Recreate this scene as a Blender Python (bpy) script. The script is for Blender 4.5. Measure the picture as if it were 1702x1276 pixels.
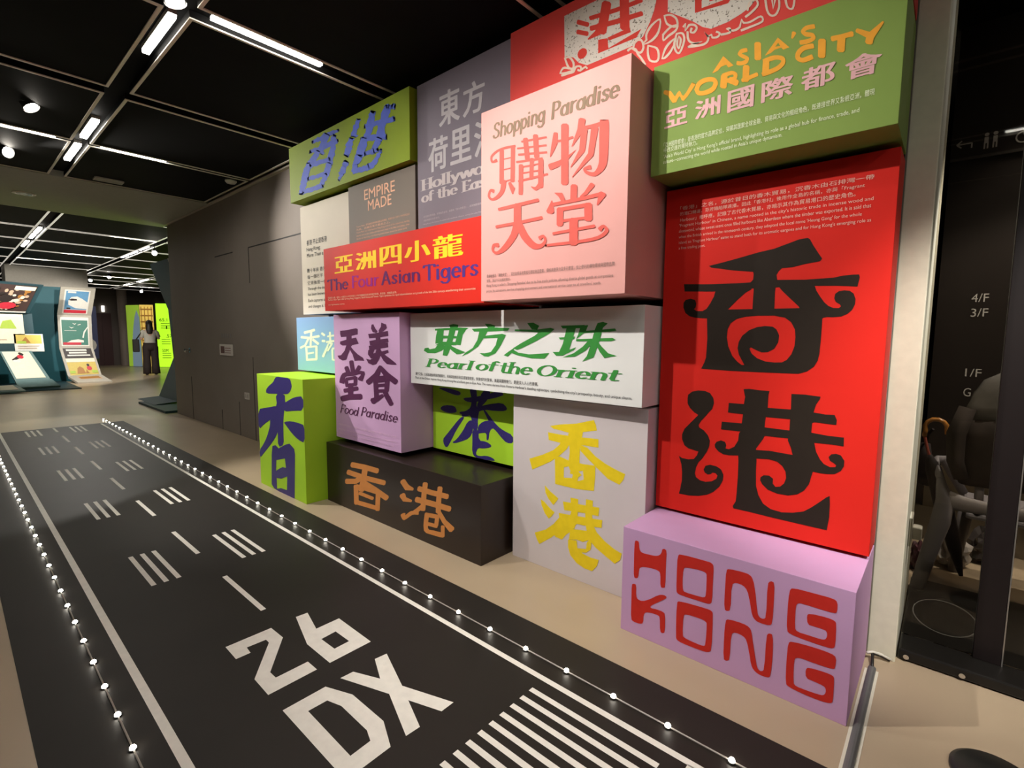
import bpy, bmesh, math, random
from mathutils import Vector, Matrix
from mathutils.geometry import tessellate_polygon
random.seed(7)
PI = math.pi
scn = bpy.context.scene
COL = scn.collection
for o in list(bpy.data.objects): bpy.data.objects.remove(o)

# ------------------------------------------------------------------ camera, world, lights, exposure
cd = bpy.data.cameras.new('camera'); cam = bpy.data.objects.new('camera', cd); COL.objects.link(cam)
CR_ = Vector((0.7514294, 0.6597702, 0.0075601)); CDN = Vector((0.0693786, -0.0676124, -0.9952965)); CF = Vector((-0.6561558, 0.7484196, -0.0965799))
mw = Matrix.Identity(4)
for i in range(3):
    mw[i][0] = CR_[i]; mw[i][1] = -CDN[i]; mw[i][2] = -CF[i]
mw[2][3] = 1.2
cam.matrix_world = mw
cd.sensor_width = 36.0; cd.lens = 828.49/1702*36.0; cd.clip_start = 0.02; cd.clip_end = 200
scn.camera = cam
scn.view_settings.view_transform = 'Standard'
scn.view_settings.look = 'None'
scn.view_settings.gamma = 1.0
scn.view_settings.use_curve_mapping = False
scn.view_settings.exposure = 0.13
w = bpy.data.worlds.new('world'); scn.world = w; w.use_nodes = True
w.node_tree.nodes['Background'].inputs[0].default_value = (0.9, 0.8, 0.65, 1); w.node_tree.nodes['Background'].inputs[1].default_value = 0.02
cy = scn.cycles
cy.use_denoising = True
cy.max_bounces = 7; cy.diffuse_bounces = 4; cy.glossy_bounces = 3; cy.transmission_bounces = 4; cy.transparent_max_bounces = 8
cy.sample_clamp_indirect = 4.0
cy.caustics_reflective = False; cy.caustics_refractive = False
WARM = (1.0, 0.945, 0.87)
def spot(name, loc, target, power, deg, blend=0.3, rad=0.02, color=WARM):
    l = bpy.data.lights.new(name, 'SPOT'); l.energy = power; l.spot_size = math.radians(deg); l.spot_blend = blend
    l.shadow_soft_size = rad; l.color = color
    o = bpy.data.objects.new(name, l); COL.objects.link(o); o.location = loc
    o.rotation_euler = (Vector(target)-Vector(loc)).to_track_quat('-Z', 'Y').to_euler()
    return o
# the ceiling track spots: position, aim point, watts, cone
SPOTS = [((-6.12, .50, 2.71), (-4.2, 1.95, 1.95), 290, 56), ((-4.87, .53, 2.71), (-3.95, 1.65, .5), 250, 54), ((-2.75, .35, 2.66), (-1.9, 1.9, 1.05), 78, 94),
         ((-1.75, .35, 2.66), (-.9, 1.95, 1.0), 150, 90), ((-1.30, .80, 2.70), (-1.04, 1.755, 2.14), 14, 32)]
for p_, t_, w_, d_ in SPOTS: spot('spot_beam', p_, t_, w_, d_, 0.8)
spot('floor_beam', (-10.6, 1.5, 2.62), (-7.9, .75, 0), 84, 44, 0.05, 0.03)
spot('floor_beam', (-13.5, 1.6, 2.62), (-11.3, .9, 0), 45, 70, 0.5, 0.03)
spot('exhibit_beam', (-12.3, .6, 2.62), (-15.6, 1.2, 1.0), 520, 60, 0.4, 0.03)
spot('exhibit_beam', (-12.3, 2.2, 2.62), (-15.9, 2.2, 1.1), 420, 45, 0.4, 0.03)
spot('entrance_fill', (.85, .7, 2.66), (.08, 2.3, .75), 300, 37, 0.8, 0.03)  # unseen spot added to brighten the cream post and the floor there
spot('lobby_fill', (.9, 3.5, 2.7), (.1, 4.5, .2), 150, 80, 0.4, 0.05)  # added spot that brightens the lobby's back wall
spot('lobby_fill', (.75, 2.75, 2.7), (.1, 3.3, .1), 190, 70, 0.4, 0.05)  # second added spot, brightening the lobby floor and chair


# ------------------------------------------------------------------ helpers
MATS = {}
def mat(name, col, rough=0.5, spec=0.4, metal=0.0, emit=None, estr=0.0, var=0.04, vscale=30.0, bump=0.0, bscale=200.0):
    if name in MATS: return MATS[name]
    m = bpy.data.materials.new(name); m.use_nodes = True; nt = m.node_tree; b = nt.nodes['Principled BSDF']
    b.inputs['Roughness'].default_value = rough; b.inputs['Specular IOR Level'].default_value = spec; b.inputs['Metallic'].default_value = metal
    tc = nt.nodes.new('ShaderNodeTexCoord'); nz = nt.nodes.new('ShaderNodeTexNoise'); nz.inputs['Scale'].default_value = vscale; nz.inputs['Detail'].default_value = 3
    nt.links.new(tc.outputs['Object'], nz.inputs['Vector'])
    rp = nt.nodes.new('ShaderNodeValToRGB')
    rp.color_ramp.elements[0].position = 0.3; rp.color_ramp.elements[1].position = 0.7
    rp.color_ramp.elements[0].color = tuple(c*(1-var) for c in col)+(1,); rp.color_ramp.elements[1].color = tuple(min(1, c*(1+var)) for c in col)+(1,)
    nt.links.new(nz.outputs['Fac'], rp.inputs['Fac']); nt.links.new(rp.outputs['Color'], b.inputs['Base Color'])
    if bump:
        n2 = nt.nodes.new('ShaderNodeTexNoise'); n2.inputs['Scale'].default_value = bscale
        bp = nt.nodes.new('ShaderNodeBump'); bp.inputs['Strength'].default_value = bump; bp.inputs['Distance'].default_value = 0.002
        nt.links.new(tc.outputs['Object'], n2.inputs['Vector']); nt.links.new(n2.outputs['Fac'], bp.inputs['Height']); nt.links.new(bp.outputs['Normal'], b.inputs['Normal'])
    if emit is not None:
        b.inputs['Emission Color'].default_value = tuple(emit)+(1,); b.inputs['Emission Strength'].default_value = estr
    MATS[name] = m
    return m
def speckled(name, col, col2, scale, thr, rough=0.5):
    m = mat(name, col, rough); nt = m.node_tree; b = nt.nodes['Principled BSDF']
    tc = nt.nodes.new('ShaderNodeTexCoord'); n = nt.nodes.new('ShaderNodeTexNoise'); n.inputs['Scale'].default_value = scale; n.inputs['Detail'].default_value = 4
    nt.links.new(tc.outputs['Object'], n.inputs['Vector'])
    r = nt.nodes.new('ShaderNodeValToRGB'); r.color_ramp.elements[0].position = thr; r.color_ramp.elements[1].position = thr+0.03
    r.color_ramp.elements[0].color = tuple(col)+(1,); r.color_ramp.elements[1].color = tuple(col2)+(1,)
    nt.links.new(n.outputs['Fac'], r.inputs['Fac']); nt.links.new(r.outputs['Color'], b.inputs['Base Color'])
    return m
def link(name, me, m=None, parent=None, loc=None):
    o = bpy.data.objects.new(name, me); COL.objects.link(o)
    if m is not None:
        for x in (m if isinstance(m, (list, tuple)) else [m]): me.materials.append(x)
    if parent is not None: o.parent = parent
    if loc is not None: o.location = loc
    return o
def obj(name, bm, m=None, parent=None, smooth=False, loc=None):
    me = bpy.data.meshes.new(name); bm.normal_update()
    if smooth:
        for f in bm.faces: f.smooth = True
    bm.to_mesh(me); bm.free()
    # parts are modelled in world coordinates: shift them into the parent's frame
    if parent is not None and loc is None:
        pl = Vector((0, 0, 0)); p = parent
        while p is not None: pl += p.location; p = p.parent
        if pl.length: me.transform(Matrix.Translation(-pl))
    return link(name, me, m, parent, loc)
def thing(name, label, cat, loc=(0, 0, 0), group=None):
    o = bpy.data.objects.new(name, None); COL.objects.link(o); o.location = loc; o.empty_display_size = 0.1
    return tag(o, label, cat, group)
def tag(o, label, cat, group=None, kind=None):
    o['label'] = label; o['category'] = cat
    if group: o['group'] = group
    if kind: o['kind'] = kind
    return o
def struct(name, bm, m):
    o = obj(name, bm, m); o['kind'] = 'structure'; return o
def box(bm, x0, x1, y0, y1, z0, z1, bev=0.0):
    vs = [bm.verts.new((x, y, z)) for z in (z0, z1) for y in (y0, y1) for x in (x0, x1)]
    fs = [bm.faces.new([vs[i] for i in q]) for q in ((0, 2, 3, 1), (4, 5, 7, 6), (0, 1, 5, 4), (2, 6, 7, 3), (0, 4, 6, 2), (1, 3, 7, 5))]
    if bev > 0:
        es = list({e for f in fs for e in f.edges})
        bmesh.ops.bevel(bm, geom=es, offset=bev, segments=2, profile=0.5, affect='EDGES')
    return bm
def B(*a, **k): return box(bmesh.new(), *a, **k)
def tube(bm, pts, rad, n=10, cap=True):
    pts = [Vector(p) for p in pts]; rad = rad if isinstance(rad, (list, tuple)) else [rad]*len(pts)
    rings = []; up = None
    for i, p in enumerate(pts):
        t = (pts[min(i+1, len(pts)-1)]-pts[max(i-1, 0)]).normalized()
        if up is None:
            up = Vector((0, 0, 1)) if abs(t.z) < 0.9 else Vector((1, 0, 0))
        a = (up - t*up.dot(t)).normalized(); b = t.cross(a); up = a
        r = rad[i]; ra, rb = r if isinstance(r, tuple) else (r, r)
        rings.append([bm.verts.new(p+a*math.cos(2*PI*k/n)*ra+b*math.sin(2*PI*k/n)*rb) for k in range(n)])
    for i in range(len(rings)-1):
        for k in range(n): bm.faces.new((rings[i][k], rings[i][(k+1) % n], rings[i+1][(k+1) % n], rings[i+1][k]))
    if cap: bm.faces.new(rings[0][::-1]); bm.faces.new(rings[-1])
    return bm
def lathe(bm, prof, cx, cy_, n=24, z=0):
    rings = [[bm.verts.new((cx+r*math.cos(2*PI*k/n), cy_+r*math.sin(2*PI*k/n), z+h)) for k in range(n)] for r, h in prof]
    for i in range(len(rings)-1):
        for k in range(n): bm.faces.new((rings[i][k], rings[i][(k+1) % n], rings[i+1][(k+1) % n], rings[i+1][k]))
    bm.faces.new(rings[0][::-1]); bm.faces.new(rings[-1])
    return bm
def blob(bm, c, r, seg=12, squash=None):
    geo = bmesh.ops.create_uvsphere(bm, u_segments=seg, v_segments=max(6, seg*2//3), radius=1.0)
    for v in geo['verts']:
        v.co = Vector((v.co.x*r[0], v.co.y*r[1], v.co.z*r[2]))
        if squash: squash(v.co)
        v.co += Vector(c)
    return bm

# ------------------------------------------------------------------ lettering
def catmull(P, sub=3):
    n = len(P); out = []
    for i in range(n-1):
        p0 = P[max(i-1, 0)]; p1 = P[i]; p2 = P[i+1]; p3 = P[min(i+2, n-1)]
        for s in range(sub):
            t = s/sub
            out.append(tuple(0.5*((2*p1[k])+(-p0[k]+p2[k])*t+(2*p0[k]-5*p1[k]+4*p2[k]-p3[k])*t*t+(-p0[k]+3*p1[k]-3*p2[k]+p3[k])*t*t*t) for k in (0, 1)))
    out.append(P[-1]); return out
def chaikin(P):
    out = []; n = len(P)
    for i in range(n):
        a, b = P[i], P[(i+1) % n]
        out += [(a[0]*.75+b[0]*.25, a[1]*.75+b[1]*.25), (a[0]*.25+b[0]*.75, a[1]*.25+b[1]*.75)]
    return out
def pairs(L): return [(L[i]/2000.0, L[i+1]/2000.0) for i in range(0, len(L), 2)]
def fill(bm, loops, put):
    tri = tessellate_polygon([[Vector((x, z, 0)) for x, z in lp] for lp in loops])
    vs = [bm.verts.new(put(x, z)) for lp in loops for x, z in lp]
    for a, b, c in tri:
        try: bm.faces.new((vs[a], vs[b], vs[c]))
        except ValueError: pass
def hull(pts):
    pts = sorted(set(pts))
    def half(ps):
        h = []
        for p in ps:
            while len(h) > 1 and (h[-1][0]-h[-2][0])*(p[1]-h[-2][1])-(h[-1][1]-h[-2][1])*(p[0]-h[-2][0]) <= 1e-12: h.pop()
            h.append(p)
        return h[:-1]
    return half(pts)+half(pts[::-1])
def arc(cx, cz, rx, rz, a0, a1, n=12):
    return [(cx+rx*math.cos(math.radians(a0+(a1-a0)*i/n)), cz+rz*math.sin(math.radians(a0+(a1-a0)*i/n))) for i in range(n+1)]
# pen skeletons: (advance, [strokes]); a stroke whose first entry is 'S' is a stem that takes serifs
XH = 0.64
PEN = {
 'a': (.58, [['S', (.46, XH), (.46, 0)], arc(.25, .3, .2, .3, 60, 420)]), 'd': (.6, [['S', (.48, 1), (.48, 0)], arc(.26, .31, .2, .31, 40, 400)]),
 'o': (.58, [arc(.28, .32, .23, .32, 90, 450)]), 'p': (.6, [['S', (.12, XH), (.12, -.3)], arc(.34, .32, .2, .32, 140, -220)]),
 'g': (.6, [arc(.26, .34, .2, .29, 90, 450), [(.48, XH), (.48, -.12), (.36, -.28), (.16, -.28), (.06, -.18)]]),
 'h': (.62, [['S', (.12, 1), (.12, 0)], arc(.31, .4, .19, .24, 170, 0, 8)+[(.5, 0)]]), 'n': (.62, [['S', (.12, XH), (.12, 0)], arc(.31, .4, .19, .24, 170, 0, 8)+[(.5, 0)]]),
 'r': (.44, [['S', (.12, XH), (.12, 0)], [(.12, .42), (.22, .58), (.36, .62)]]), 'e': (.54, [[(.08, .34), (.46, .34)]+arc(.27, .32, .2, .32, 0, 315, 12)]),
 's': (.46, [[(.36, .52), (.3, .62), (.18, .62), (.09, .52), (.14, .38), (.3, .28), (.36, .16), (.26, .02), (.14, .02), (.06, .13)]]),
 'i': (.3, [['S', (.14, XH), (.14, 0)], [(.14, .86), (.14, .9)]]), 'l': (.3, [['S', (.14, 1), (.14, 0)]]), 'f': (.38, [[(.38, .9), (.28, 1), (.17, .9), (.16, .7), (.16, 0)], [(.02, XH), (.34, XH)]]),
 't': (.38, [[(.16, .9), (.16, .15), (.24, .02), (.36, .06)], [(.02, XH), (.34, XH)]]), 'y': (.56, [[(.06, XH), (.28, .05)], [(.5, XH), (.28, .05), (.18, -.25), (.04, -.24)]]),
 'w': (.82, [[(.05, XH), (.22, .03)], [(.22, .03), (.4, XH)], [(.4, XH), (.58, .03)], [(.58, .03), (.76, XH)]]), 'u': (.62, [[(.12, XH), (.12, .2), (.2, .03), (.34, .03), (.48, .18)], ['S', (.49, XH), (.49, 0)]]),
 'S': (.62, [[(.5, .82), (.42, .97), (.25, 1), (.1, .88), (.1, .7), (.25, .56), (.44, .44), (.52, .26), (.44, .06), (.26, 0), (.1, .06), (.04, .2)]]),
 'P': (.64, [['S', (.14, 1), (.14, 0)], [(.14, .97), (.4, .97), (.54, .84), (.54, .62), (.4, .48), (.14, .48)]]), 'F': (.58, [['S', (.14, 1), (.14, 0)], [(.14, .97), (.54, .97), (.54, .84)], [(.14, .52), (.42, .52)]]),
 'H': (.78, [['S', (.14, 1), (.14, 0)], ['S', (.62, 1), (.62, 0)], [(.14, .52), (.62, .52)]]), 'E': (.62, [['S', (.14, 1), (.14, 0)], [(.14, .97), (.54, .97), (.54, .84)], [(.14, .52), (.42, .52)], [(.14, .03), (.56, .03), (.56, .17)]]),
 'O': (.8, [arc(.38, .5, .32, .5, 90, 450, 18)]), 'T': (.7, [['S', (.34, 1), (.34, 0)], [(.02, .84), (.04, .97), (.64, .97), (.66, .84)]]), 'A': (.74, [[(.08, 0), (.34, .98)], [(.34, .98), (.62, 0)], [(.2, .34), (.48, .34)]]), ' ': (.36, []),
}
STY = {'fat': (.108, .028, 0, .07), 'fatitalic': (.086, .030, .18, .05), 'flare': (.078, .042, 0, 0), 'black': (.095, .050, .08, 0), 'script': (.056, .042, .25, 0)}
def pen_text(bm, text, x0, z0, x1, z1, style, put):
    hw, hh, slant, serif = STY[style]
    tot = sum(PEN[c][0] for c in text)-0.1
    H = z1-z0; sx = (x1-x0)/tot; ox = 0.0; e = 0
    nib = [(hw*math.cos(2*PI*k/10), hh*math.sin(2*PI*k/10)) for k in range(10)]
    for c in text:
        adv, strokes = PEN[c]
        for s in strokes:
            segs = []
            if s[0] == 'S':
                s = s[1:]
                if serif:
                    for (a, b) in (s[0], s[-1]): segs.append([(a-serif-.04, b), (a+serif+.04, b)])
            segs += [[s[i], s[i+1]] for i in range(len(s)-1)]
            for g in segs:
                pts = []
                for (a, b) in g:
                    for dx, dz in nib:
                        X = ox+a+dx+slant*(b+dz); Z = b+dz
                        pts.append((round(x0+X*sx, 6), round(z0+Z*H, 6)))
                h = hull(pts); e += 1
                vs = [bm.verts.new(put(x, z, e*0.000006)) for x, z in h]
                bm.faces.new(vs)
        ox += adv
TXT = []
def font_curve(text, bold):
    c = bpy.data.curves.new('writing', 'FONT'); c.body = text; c.size = 1.0; c.offset = bold; c.resolution_u = 3
    o = bpy.data.objects.new('writing', c); COL.objects.link(o); return o
def flush_text():
    """turn all queued writing into flat meshes"""
    obs = [font_curve(t[1], 0.0) for t in TXT]
    bpy.context.view_layer.update(); dg = bpy.context.evaluated_depsgraph_get()
    for t, o in zip(TXT, obs):
        bm, text, x0, z0, x1, z1, bold, dil, put = t
        ev = o.evaluated_get(dg); me = ev.to_mesh()
        V = [(v.co.x, v.co.y) for v in me.vertices]; F = [tuple(p.vertices) for p in me.polygons]
        ev.to_mesh_clear()
        if V:
            a0 = min(v[0] for v in V)-dil; a1 = max(v[0] for v in V)+dil; b0 = min(v[1] for v in V)-bold; b1 = max(v[1] for v in V)+bold
            if a1-a0 < 1e-6: a1 = a0+1
            offs = [(0, 0)]
            if dil: offs += [(-dil, 0), (-dil/2, 0), (dil/2, 0), (dil, 0)]
            if bold: offs += [(0, bold), (0, -bold)]
            if dil and bold: offs += [(s*dil*.8, q*bold*.8) for s in (-1, 1) for q in (-1, 1)]
            for n_, (sh, sv) in enumerate(offs):
                vs = [bm.verts.new(put(x0+(x+sh-a0)/(a1-a0)*(x1-x0), z0+(z+sv-b0)/(b1-b0)*(z1-z0), n_*0.00003)) for x, z in V]
                for f in F:
                    try: bm.faces.new([vs[i] for i in f])
                    except ValueError: pass
    for o in obs:
        c = o.data; bpy.data.objects.remove(o); bpy.data.curves.remove(c)
    TXT.clear()

# outlines of the writing on the boxes: face coordinates (x, z) in half millimetres
ART = {
 'red': [
  ('character_heung', 'ink', [
   ('P',0,[[-1510,2971,-1425,2985,-1296,3009,-1141,3041,-1034,3056,-952,3081,-873,3105,-819,3109,-804,3097,-782,3053,-751,3001,-722,2955,-733,2938,-824,2927,-902,2911,-974,2910,-999,2885,-1178,2899,-1315,2919,-1423,2942,-1491,2956]]),
   ('P',0,[[-1176,2910,-989,2901,-1008,2863,-1001,2826,-1008,2801,-1012,2738,-1010,2606,-1163,2604,-1162,2769,-1195,2812,-1169,2840,-1168,2881]]),
   ('P',0,[[-1710,2838,-1479,2824,-1287,2820,-1129,2820,-1001,2826,-818,2816,-646,2818,-592,2828,-539,2831,-499,2829,-494,2810,-500,2769,-503,2748,-552,2754,-643,2762,-815,2770,-998,2771,-1182,2773,-1355,2765,-1476,2765,-1602,2772,-1701,2777]]),
   ('P',0,[[-1446,2775,-1194,2785,-1176,2768,-1220,2743,-1281,2686,-1348,2615,-1321,2547,-1504,2551,-1554,2554,-1606,2559,-1652,2572,-1687,2599,-1706,2645,-1706,2683,-1689,2708,-1649,2716,-1612,2705,-1598,2673,-1603,2641,-1616,2629,-1596,2613,-1544,2612,-1513,2629,-1484,2675,-1459,2724]]),
   ('P',0,[[-987,2773,-756,2769,-745,2735,-718,2690,-692,2651,-663,2623,-634,2609,-602,2607,-590,2619,-597,2632,-622,2649,-633,2676,-629,2706,-609,2723,-577,2728,-545,2723,-522,2703,-509,2665,-510,2629,-524,2592,-549,2566,-584,2549,-630,2545,-668,2547,-691,2542,-700,2532,-842,2539,-1010,2609,-841,2612,-852,2629,-910,2688,-965,2745]]),
   ('P',0,[[-1348,2619,-841,2614,-696,2543,-696,2471,-696,2394,-700,2284,-707,2239,-728,2194,-770,2158,-824,2138,-901,2137,-1094,2135,-1325,2135,-1536,2140,-1513,2189,-1500,2234,-1496,2387,-1506,2551,-1493,2588],[-1319,2511,-1274,2544,-1205,2560,-1116,2565,-1008,2563,-934,2547,-891,2512,-865,2461,-858,2404,-861,2336,-878,2279,-906,2237,-937,2217,-989,2214,-1054,2220,-1111,2242,-1152,2276,-1170,2312,-1160,2324,-1125,2305,-1080,2287,-1036,2291,-995,2316,-971,2363,-966,2415,-987,2461,-1014,2482,-1068,2487,-1123,2479,-1178,2456,-1227,2413,-1251,2365,-1257,2316,-1246,2267,-1223,2225,-1201,2186,-1221,2185,-1257,2212,-1295,2254,-1328,2327,-1343,2400,-1340,2462]]),
  ]),
  ('character_gong', 'ink', [
   ('P',0,[[-1639,1883,-1634,1916,-1602,1945,-1550,1959,-1492,1958,-1454,1944,-1427,1908,-1419,1864,-1432,1812,-1459,1783,-1483,1748,-1519,1704,-1537,1669,-1530,1651,-1490,1629,-1457,1595,-1438,1552,-1440,1506,-1457,1457,-1493,1392,-1524,1354,-1541,1310,-1550,1255,-1538,1224,-1504,1204,-1458,1200,-1408,1214,-1371,1243,-1363,1271,-1380,1288,-1405,1289,-1417,1274,-1442,1265,-1468,1277,-1478,1302,-1464,1335,-1427,1351,-1376,1347,-1338,1328,-1317,1286,-1319,1241,-1343,1184,-1391,1128,-1441,1093,-1511,1068,-1597,1053,-1679,1051,-1668,1109,-1659,1172,-1660,1248,-1669,1314,-1693,1381,-1665,1367,-1610,1365,-1564,1376,-1539,1411,-1528,1446,-1561,1451,-1614,1459,-1649,1481,-1672,1531,-1673,1572,-1655,1621,-1623,1659,-1591,1696,-1560,1733,-1541,1754,-1575,1770,-1616,1806,-1637,1843]]),
   ('P',0,[[-1197,1996,-1157,2002,-1089,1998,-1010,1996,-1016,1968,-1016,1867,-1028,1769,-1030,1721,-1022,1661,-1036,1623,-1082,1540,-1074,1445,-1074,1371,-1068,1248,-1047,1177,-1010,1117,-953,1087,-877,1081,-804,1096,-734,1122,-686,1164,-630,1223,-598,1259,-577,1275,-572,1214,-571,1122,-580,1021,-668,1021,-800,1022,-961,1024,-1096,1028,-1226,1028,-1233,1046,-1211,1090,-1208,1154,-1205,1283,-1207,1422,-1211,1465,-1283,1454,-1325,1455,-1363,1472,-1393,1500,-1397,1526,-1383,1550,-1349,1567,-1318,1559,-1305,1533,-1312,1506,-1285,1504,-1244,1530,-1217,1584,-1214,1641,-1203,1661,-1196,1737,-1191,1800,-1188,1886,-1182,1936]]),
   ('P',0,[[-1303,1878,-1185,1880,-1016,1867,-857,1871,-706,1864,-638,1858,-582,1861,-566,1824,-568,1790,-625,1792,-702,1794,-721,1783,-864,1798,-1012,1795,-1193,1799,-1305,1800]]),
   ('P',0,[[-1350,1721,-1189,1725,-1030,1715,-859,1713,-712,1715,-610,1707,-517,1708,-515,1645,-588,1648,-684,1645,-723,1645,-871,1652,-1038,1649,-1198,1659,-1353,1657]]),
   ('P',0,[[-861,1987,-773,1989,-674,1982,-678,1963,-700,1921,-711,1864,-716,1783,-717,1715,-694,1643,-680,1582,-653,1530,-627,1500,-588,1484,-555,1490,-551,1504,-566,1516,-590,1529,-600,1556,-584,1578,-556,1586,-528,1579,-505,1544,-505,1505,-521,1468,-557,1439,-604,1430,-652,1429,-691,1431,-699,1394,-710,1334,-738,1281,-781,1242,-842,1220,-917,1218,-983,1235,-1024,1269,-1040,1297,-1038,1322,-1016,1342,-978,1346,-950,1327,-951,1290,-930,1267,-898,1277,-873,1306,-862,1350,-868,1397,-891,1435,-930,1464,-985,1473,-1079,1463,-1082,1530,-988,1539,-902,1535,-828,1533,-841,1580,-865,1636,-859,1719,-859,1801,-858,1883]]),
  ]),
  ('caption', 'cap', [
   ('T', '「香港」之名，源於昔日的香木貿易，沉香木由石排灣一帶', -0.8841, 1.7215, -0.2276, 1.7379, 0.0, 0.0),
   ('T', '的港口轉運，芬芳隨船隊遠播，因此「香港村」後用作全島的名稱，亦與「Fragrant', -0.8832, 1.6981, -0.2515, 1.7152, 0.0, 0.0),
   ('T', 'Harbour」相呼應，記錄了古代香木貿易，亦暗示其作為貿易港口的歷史角色。', -0.8822, 1.6746, -0.2758, 1.6917, 0.0, 0.0),
   ('T', "'Fragrant Harbour' in Chinese, a name rooted in the city's historic trade in incense wood and", -0.8846, 1.6509, -0.2252, 1.6668, 0.0, 0.0),
   ('T', 'aloeswood, whose sweet scent once filled harbours like Aberdeen where the timber was exported. It is said that', -0.885, 1.6282, -0.2301, 1.6447, 0.0, 0.0),
   ('T', "when the British arrived in the nineteenth century, they adopted the local name 'Heung Gong' for the whole", -0.8847, 1.6053, -0.2542, 1.6206, 0.0, 0.0),
   ('T', "island; so 'Fragrant Harbour' came to stand both for its aromatic cargoes and for Hong Kong's emerging role as", -0.8837, 1.5822, -0.2273, 1.5976, 0.0, 0.0),
   ('T', 'a free trading port.', -0.8835, 1.5599, -0.7735, 1.5746, 0.0, 0.0),
  ]),
 ],
 'hk': [
  ('lettering_upper', 'hkred', [
   ('P',1,[[-1784,781,-1768,786,-1750,780,-1746,723,-1727,699,-1674,701,-1608,707,-1573,725,-1559,754,-1557,776,-1539,787,-1520,776,-1521,670,-1520,486,-1537,472,-1560,473,-1563,579,-1575,596,-1612,601,-1701,591,-1730,577,-1742,556,-1746,488,-1761,473,-1786,475,-1788,585,-1789,747]]),
   ('P',1,[[-1080,766,-1063,782,-969,789,-923,785,-901,755,-883,673,-865,541,-852,508,-824,504,-809,525,-812,760,-795,785,-770,781,-767,653,-769,497,-784,475,-839,469,-873,474,-897,503,-913,586,-934,667,-964,695,-1011,698,-1040,675,-1037,487,-1060,469,-1081,477,-1083,627]]),
   ('P',1,[[-681,758,-664,784,-544,789,-439,793,-415,779,-413,716,-426,700,-519,698,-598,698,-628,693,-639,665,-637,520,-622,499,-547,503,-488,504,-465,512,-457,536,-458,559,-469,575,-531,573,-566,571,-574,630,-560,649,-469,659,-421,655,-413,635,-410,497,-420,472,-457,465,-575,462,-662,467,-682,483,-685,611]]),
   ('P',1,[[-1434,761,-1414,783,-1211,789,-1179,786,-1166,764,-1167,651,-1166,498,-1184,475,-1235,472,-1394,466,-1424,471,-1433,489,-1435,628],[-1386,672,-1370,695,-1258,707,-1220,702,-1212,682,-1212,535,-1221,511,-1275,505,-1362,501,-1382,507,-1388,575]]),
  ]),
  ('lettering_lower', 'hkred', [
   ('P',1,[[-1802,410,-1782,424,-1760,420,-1760,328,-1744,304,-1705,303,-1646,340,-1575,403,-1532,421,-1503,414,-1517,391,-1587,333,-1637,288,-1629,274,-1585,283,-1534,284,-1512,272,-1509,125,-1527,108,-1549,113,-1554,230,-1572,240,-1628,237,-1672,225,-1690,199,-1691,124,-1722,107,-1776,104,-1799,118,-1800,268]]),
   ('P',1,[[-1068,396,-1051,416,-951,423,-910,414,-894,389,-877,293,-852,169,-839,136,-816,131,-801,155,-800,396,-787,421,-760,420,-754,271,-760,123,-776,106,-831,101,-866,117,-885,147,-901,231,-922,312,-946,334,-999,338,-1026,314,-1025,122,-1048,100,-1070,108,-1072,274]]),
   ('P',1,[[-669,403,-649,422,-523,436,-427,437,-400,422,-402,355,-412,338,-517,331,-587,332,-618,323,-628,298,-625,145,-609,128,-556,130,-486,135,-453,143,-442,169,-443,193,-457,206,-515,211,-555,210,-561,268,-545,290,-457,299,-410,298,-403,278,-401,131,-413,109,-465,98,-574,96,-647,103,-669,117,-672,271]]),
   ('P',1,[[-1426,397,-1406,418,-1208,435,-1163,432,-1156,408,-1153,138,-1174,109,-1231,99,-1379,95,-1414,104,-1422,126],[-1371,309,-1355,334,-1242,342,-1203,335,-1195,318,-1198,160,-1210,141,-1286,139,-1360,145,-1370,162]]),
  ]),
 ],
 'grey': [
  ('character_heung', 'yellow', [
   ('P',0,[[-2976,1499,-2839,1531,-2656,1562,-2550,1594,-2465,1619,-2438,1566,-2429,1523,-2513,1505,-2583,1488,-2590,1442,-2753,1434,-2744,1459,-2837,1469,-2933,1476]]),
   ('P',0,[[-3000,1432,-2855,1428,-2652,1433,-2410,1445,-2407,1364,-2510,1363,-2651,1357,-2835,1345,-2989,1353]]),
   ('P',0,[[-2753,1450,-2583,1480,-2607,1394,-2613,1286,-2614,1179,-2746,1156,-2730,1267,-2742,1374]]),
   ('P',0,[[-2835,1368,-2723,1361,-2768,1292,-2851,1216,-2965,1133,-3196,1009,-3218,1064,-3238,1118,-3066,1188,-2929,1259,-2853,1326]]),
   ('P',0,[[-2615,1362,-2527,1345,-2439,1277,-2337,1228,-2222,1190,-2123,1166,-2140,1112,-2178,1057,-2300,1088,-2419,1169,-2524,1240,-2605,1303]]),
   ('P',0,[[-2908,1183,-2851,1208,-2747,1187,-2575,1178,-2436,1188,-2436,1061,-2447,941,-2640,919,-2807,916,-2899,917],[-2796,1107,-2740,1125,-2717,1083,-2726,1058,-2689,1054,-2697,1017,-2795,1002],[-2626,1097,-2573,1113,-2562,1028,-2633,998,-2625,1038,-2585,1069]]),
  ]),
  ('character_gong', 'yellow', [
   ('P',0,[[-3030,877,-2960,827,-2857,777,-2889,729,-2918,693,-2978,741,-3019,798]]),
   ('P',0,[[-3082,718,-3037,703,-2956,648,-2901,621,-2935,572,-2974,537,-3025,582,-3067,655]]),
   ('P',0,[[-3155,339,-3012,411,-2914,495,-2838,588,-2762,583,-2741,509,-2796,413,-2912,373,-2931,351,-3091,234,-3122,272]]),
   ('P',0,[[-2711,818,-2620,823,-2624,618,-2658,515,-2760,488,-2724,593,-2699,679]]),
   ('P',0,[[-2531,843,-2453,845,-2457,692,-2445,572,-2524,566,-2536,687]]),
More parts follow.
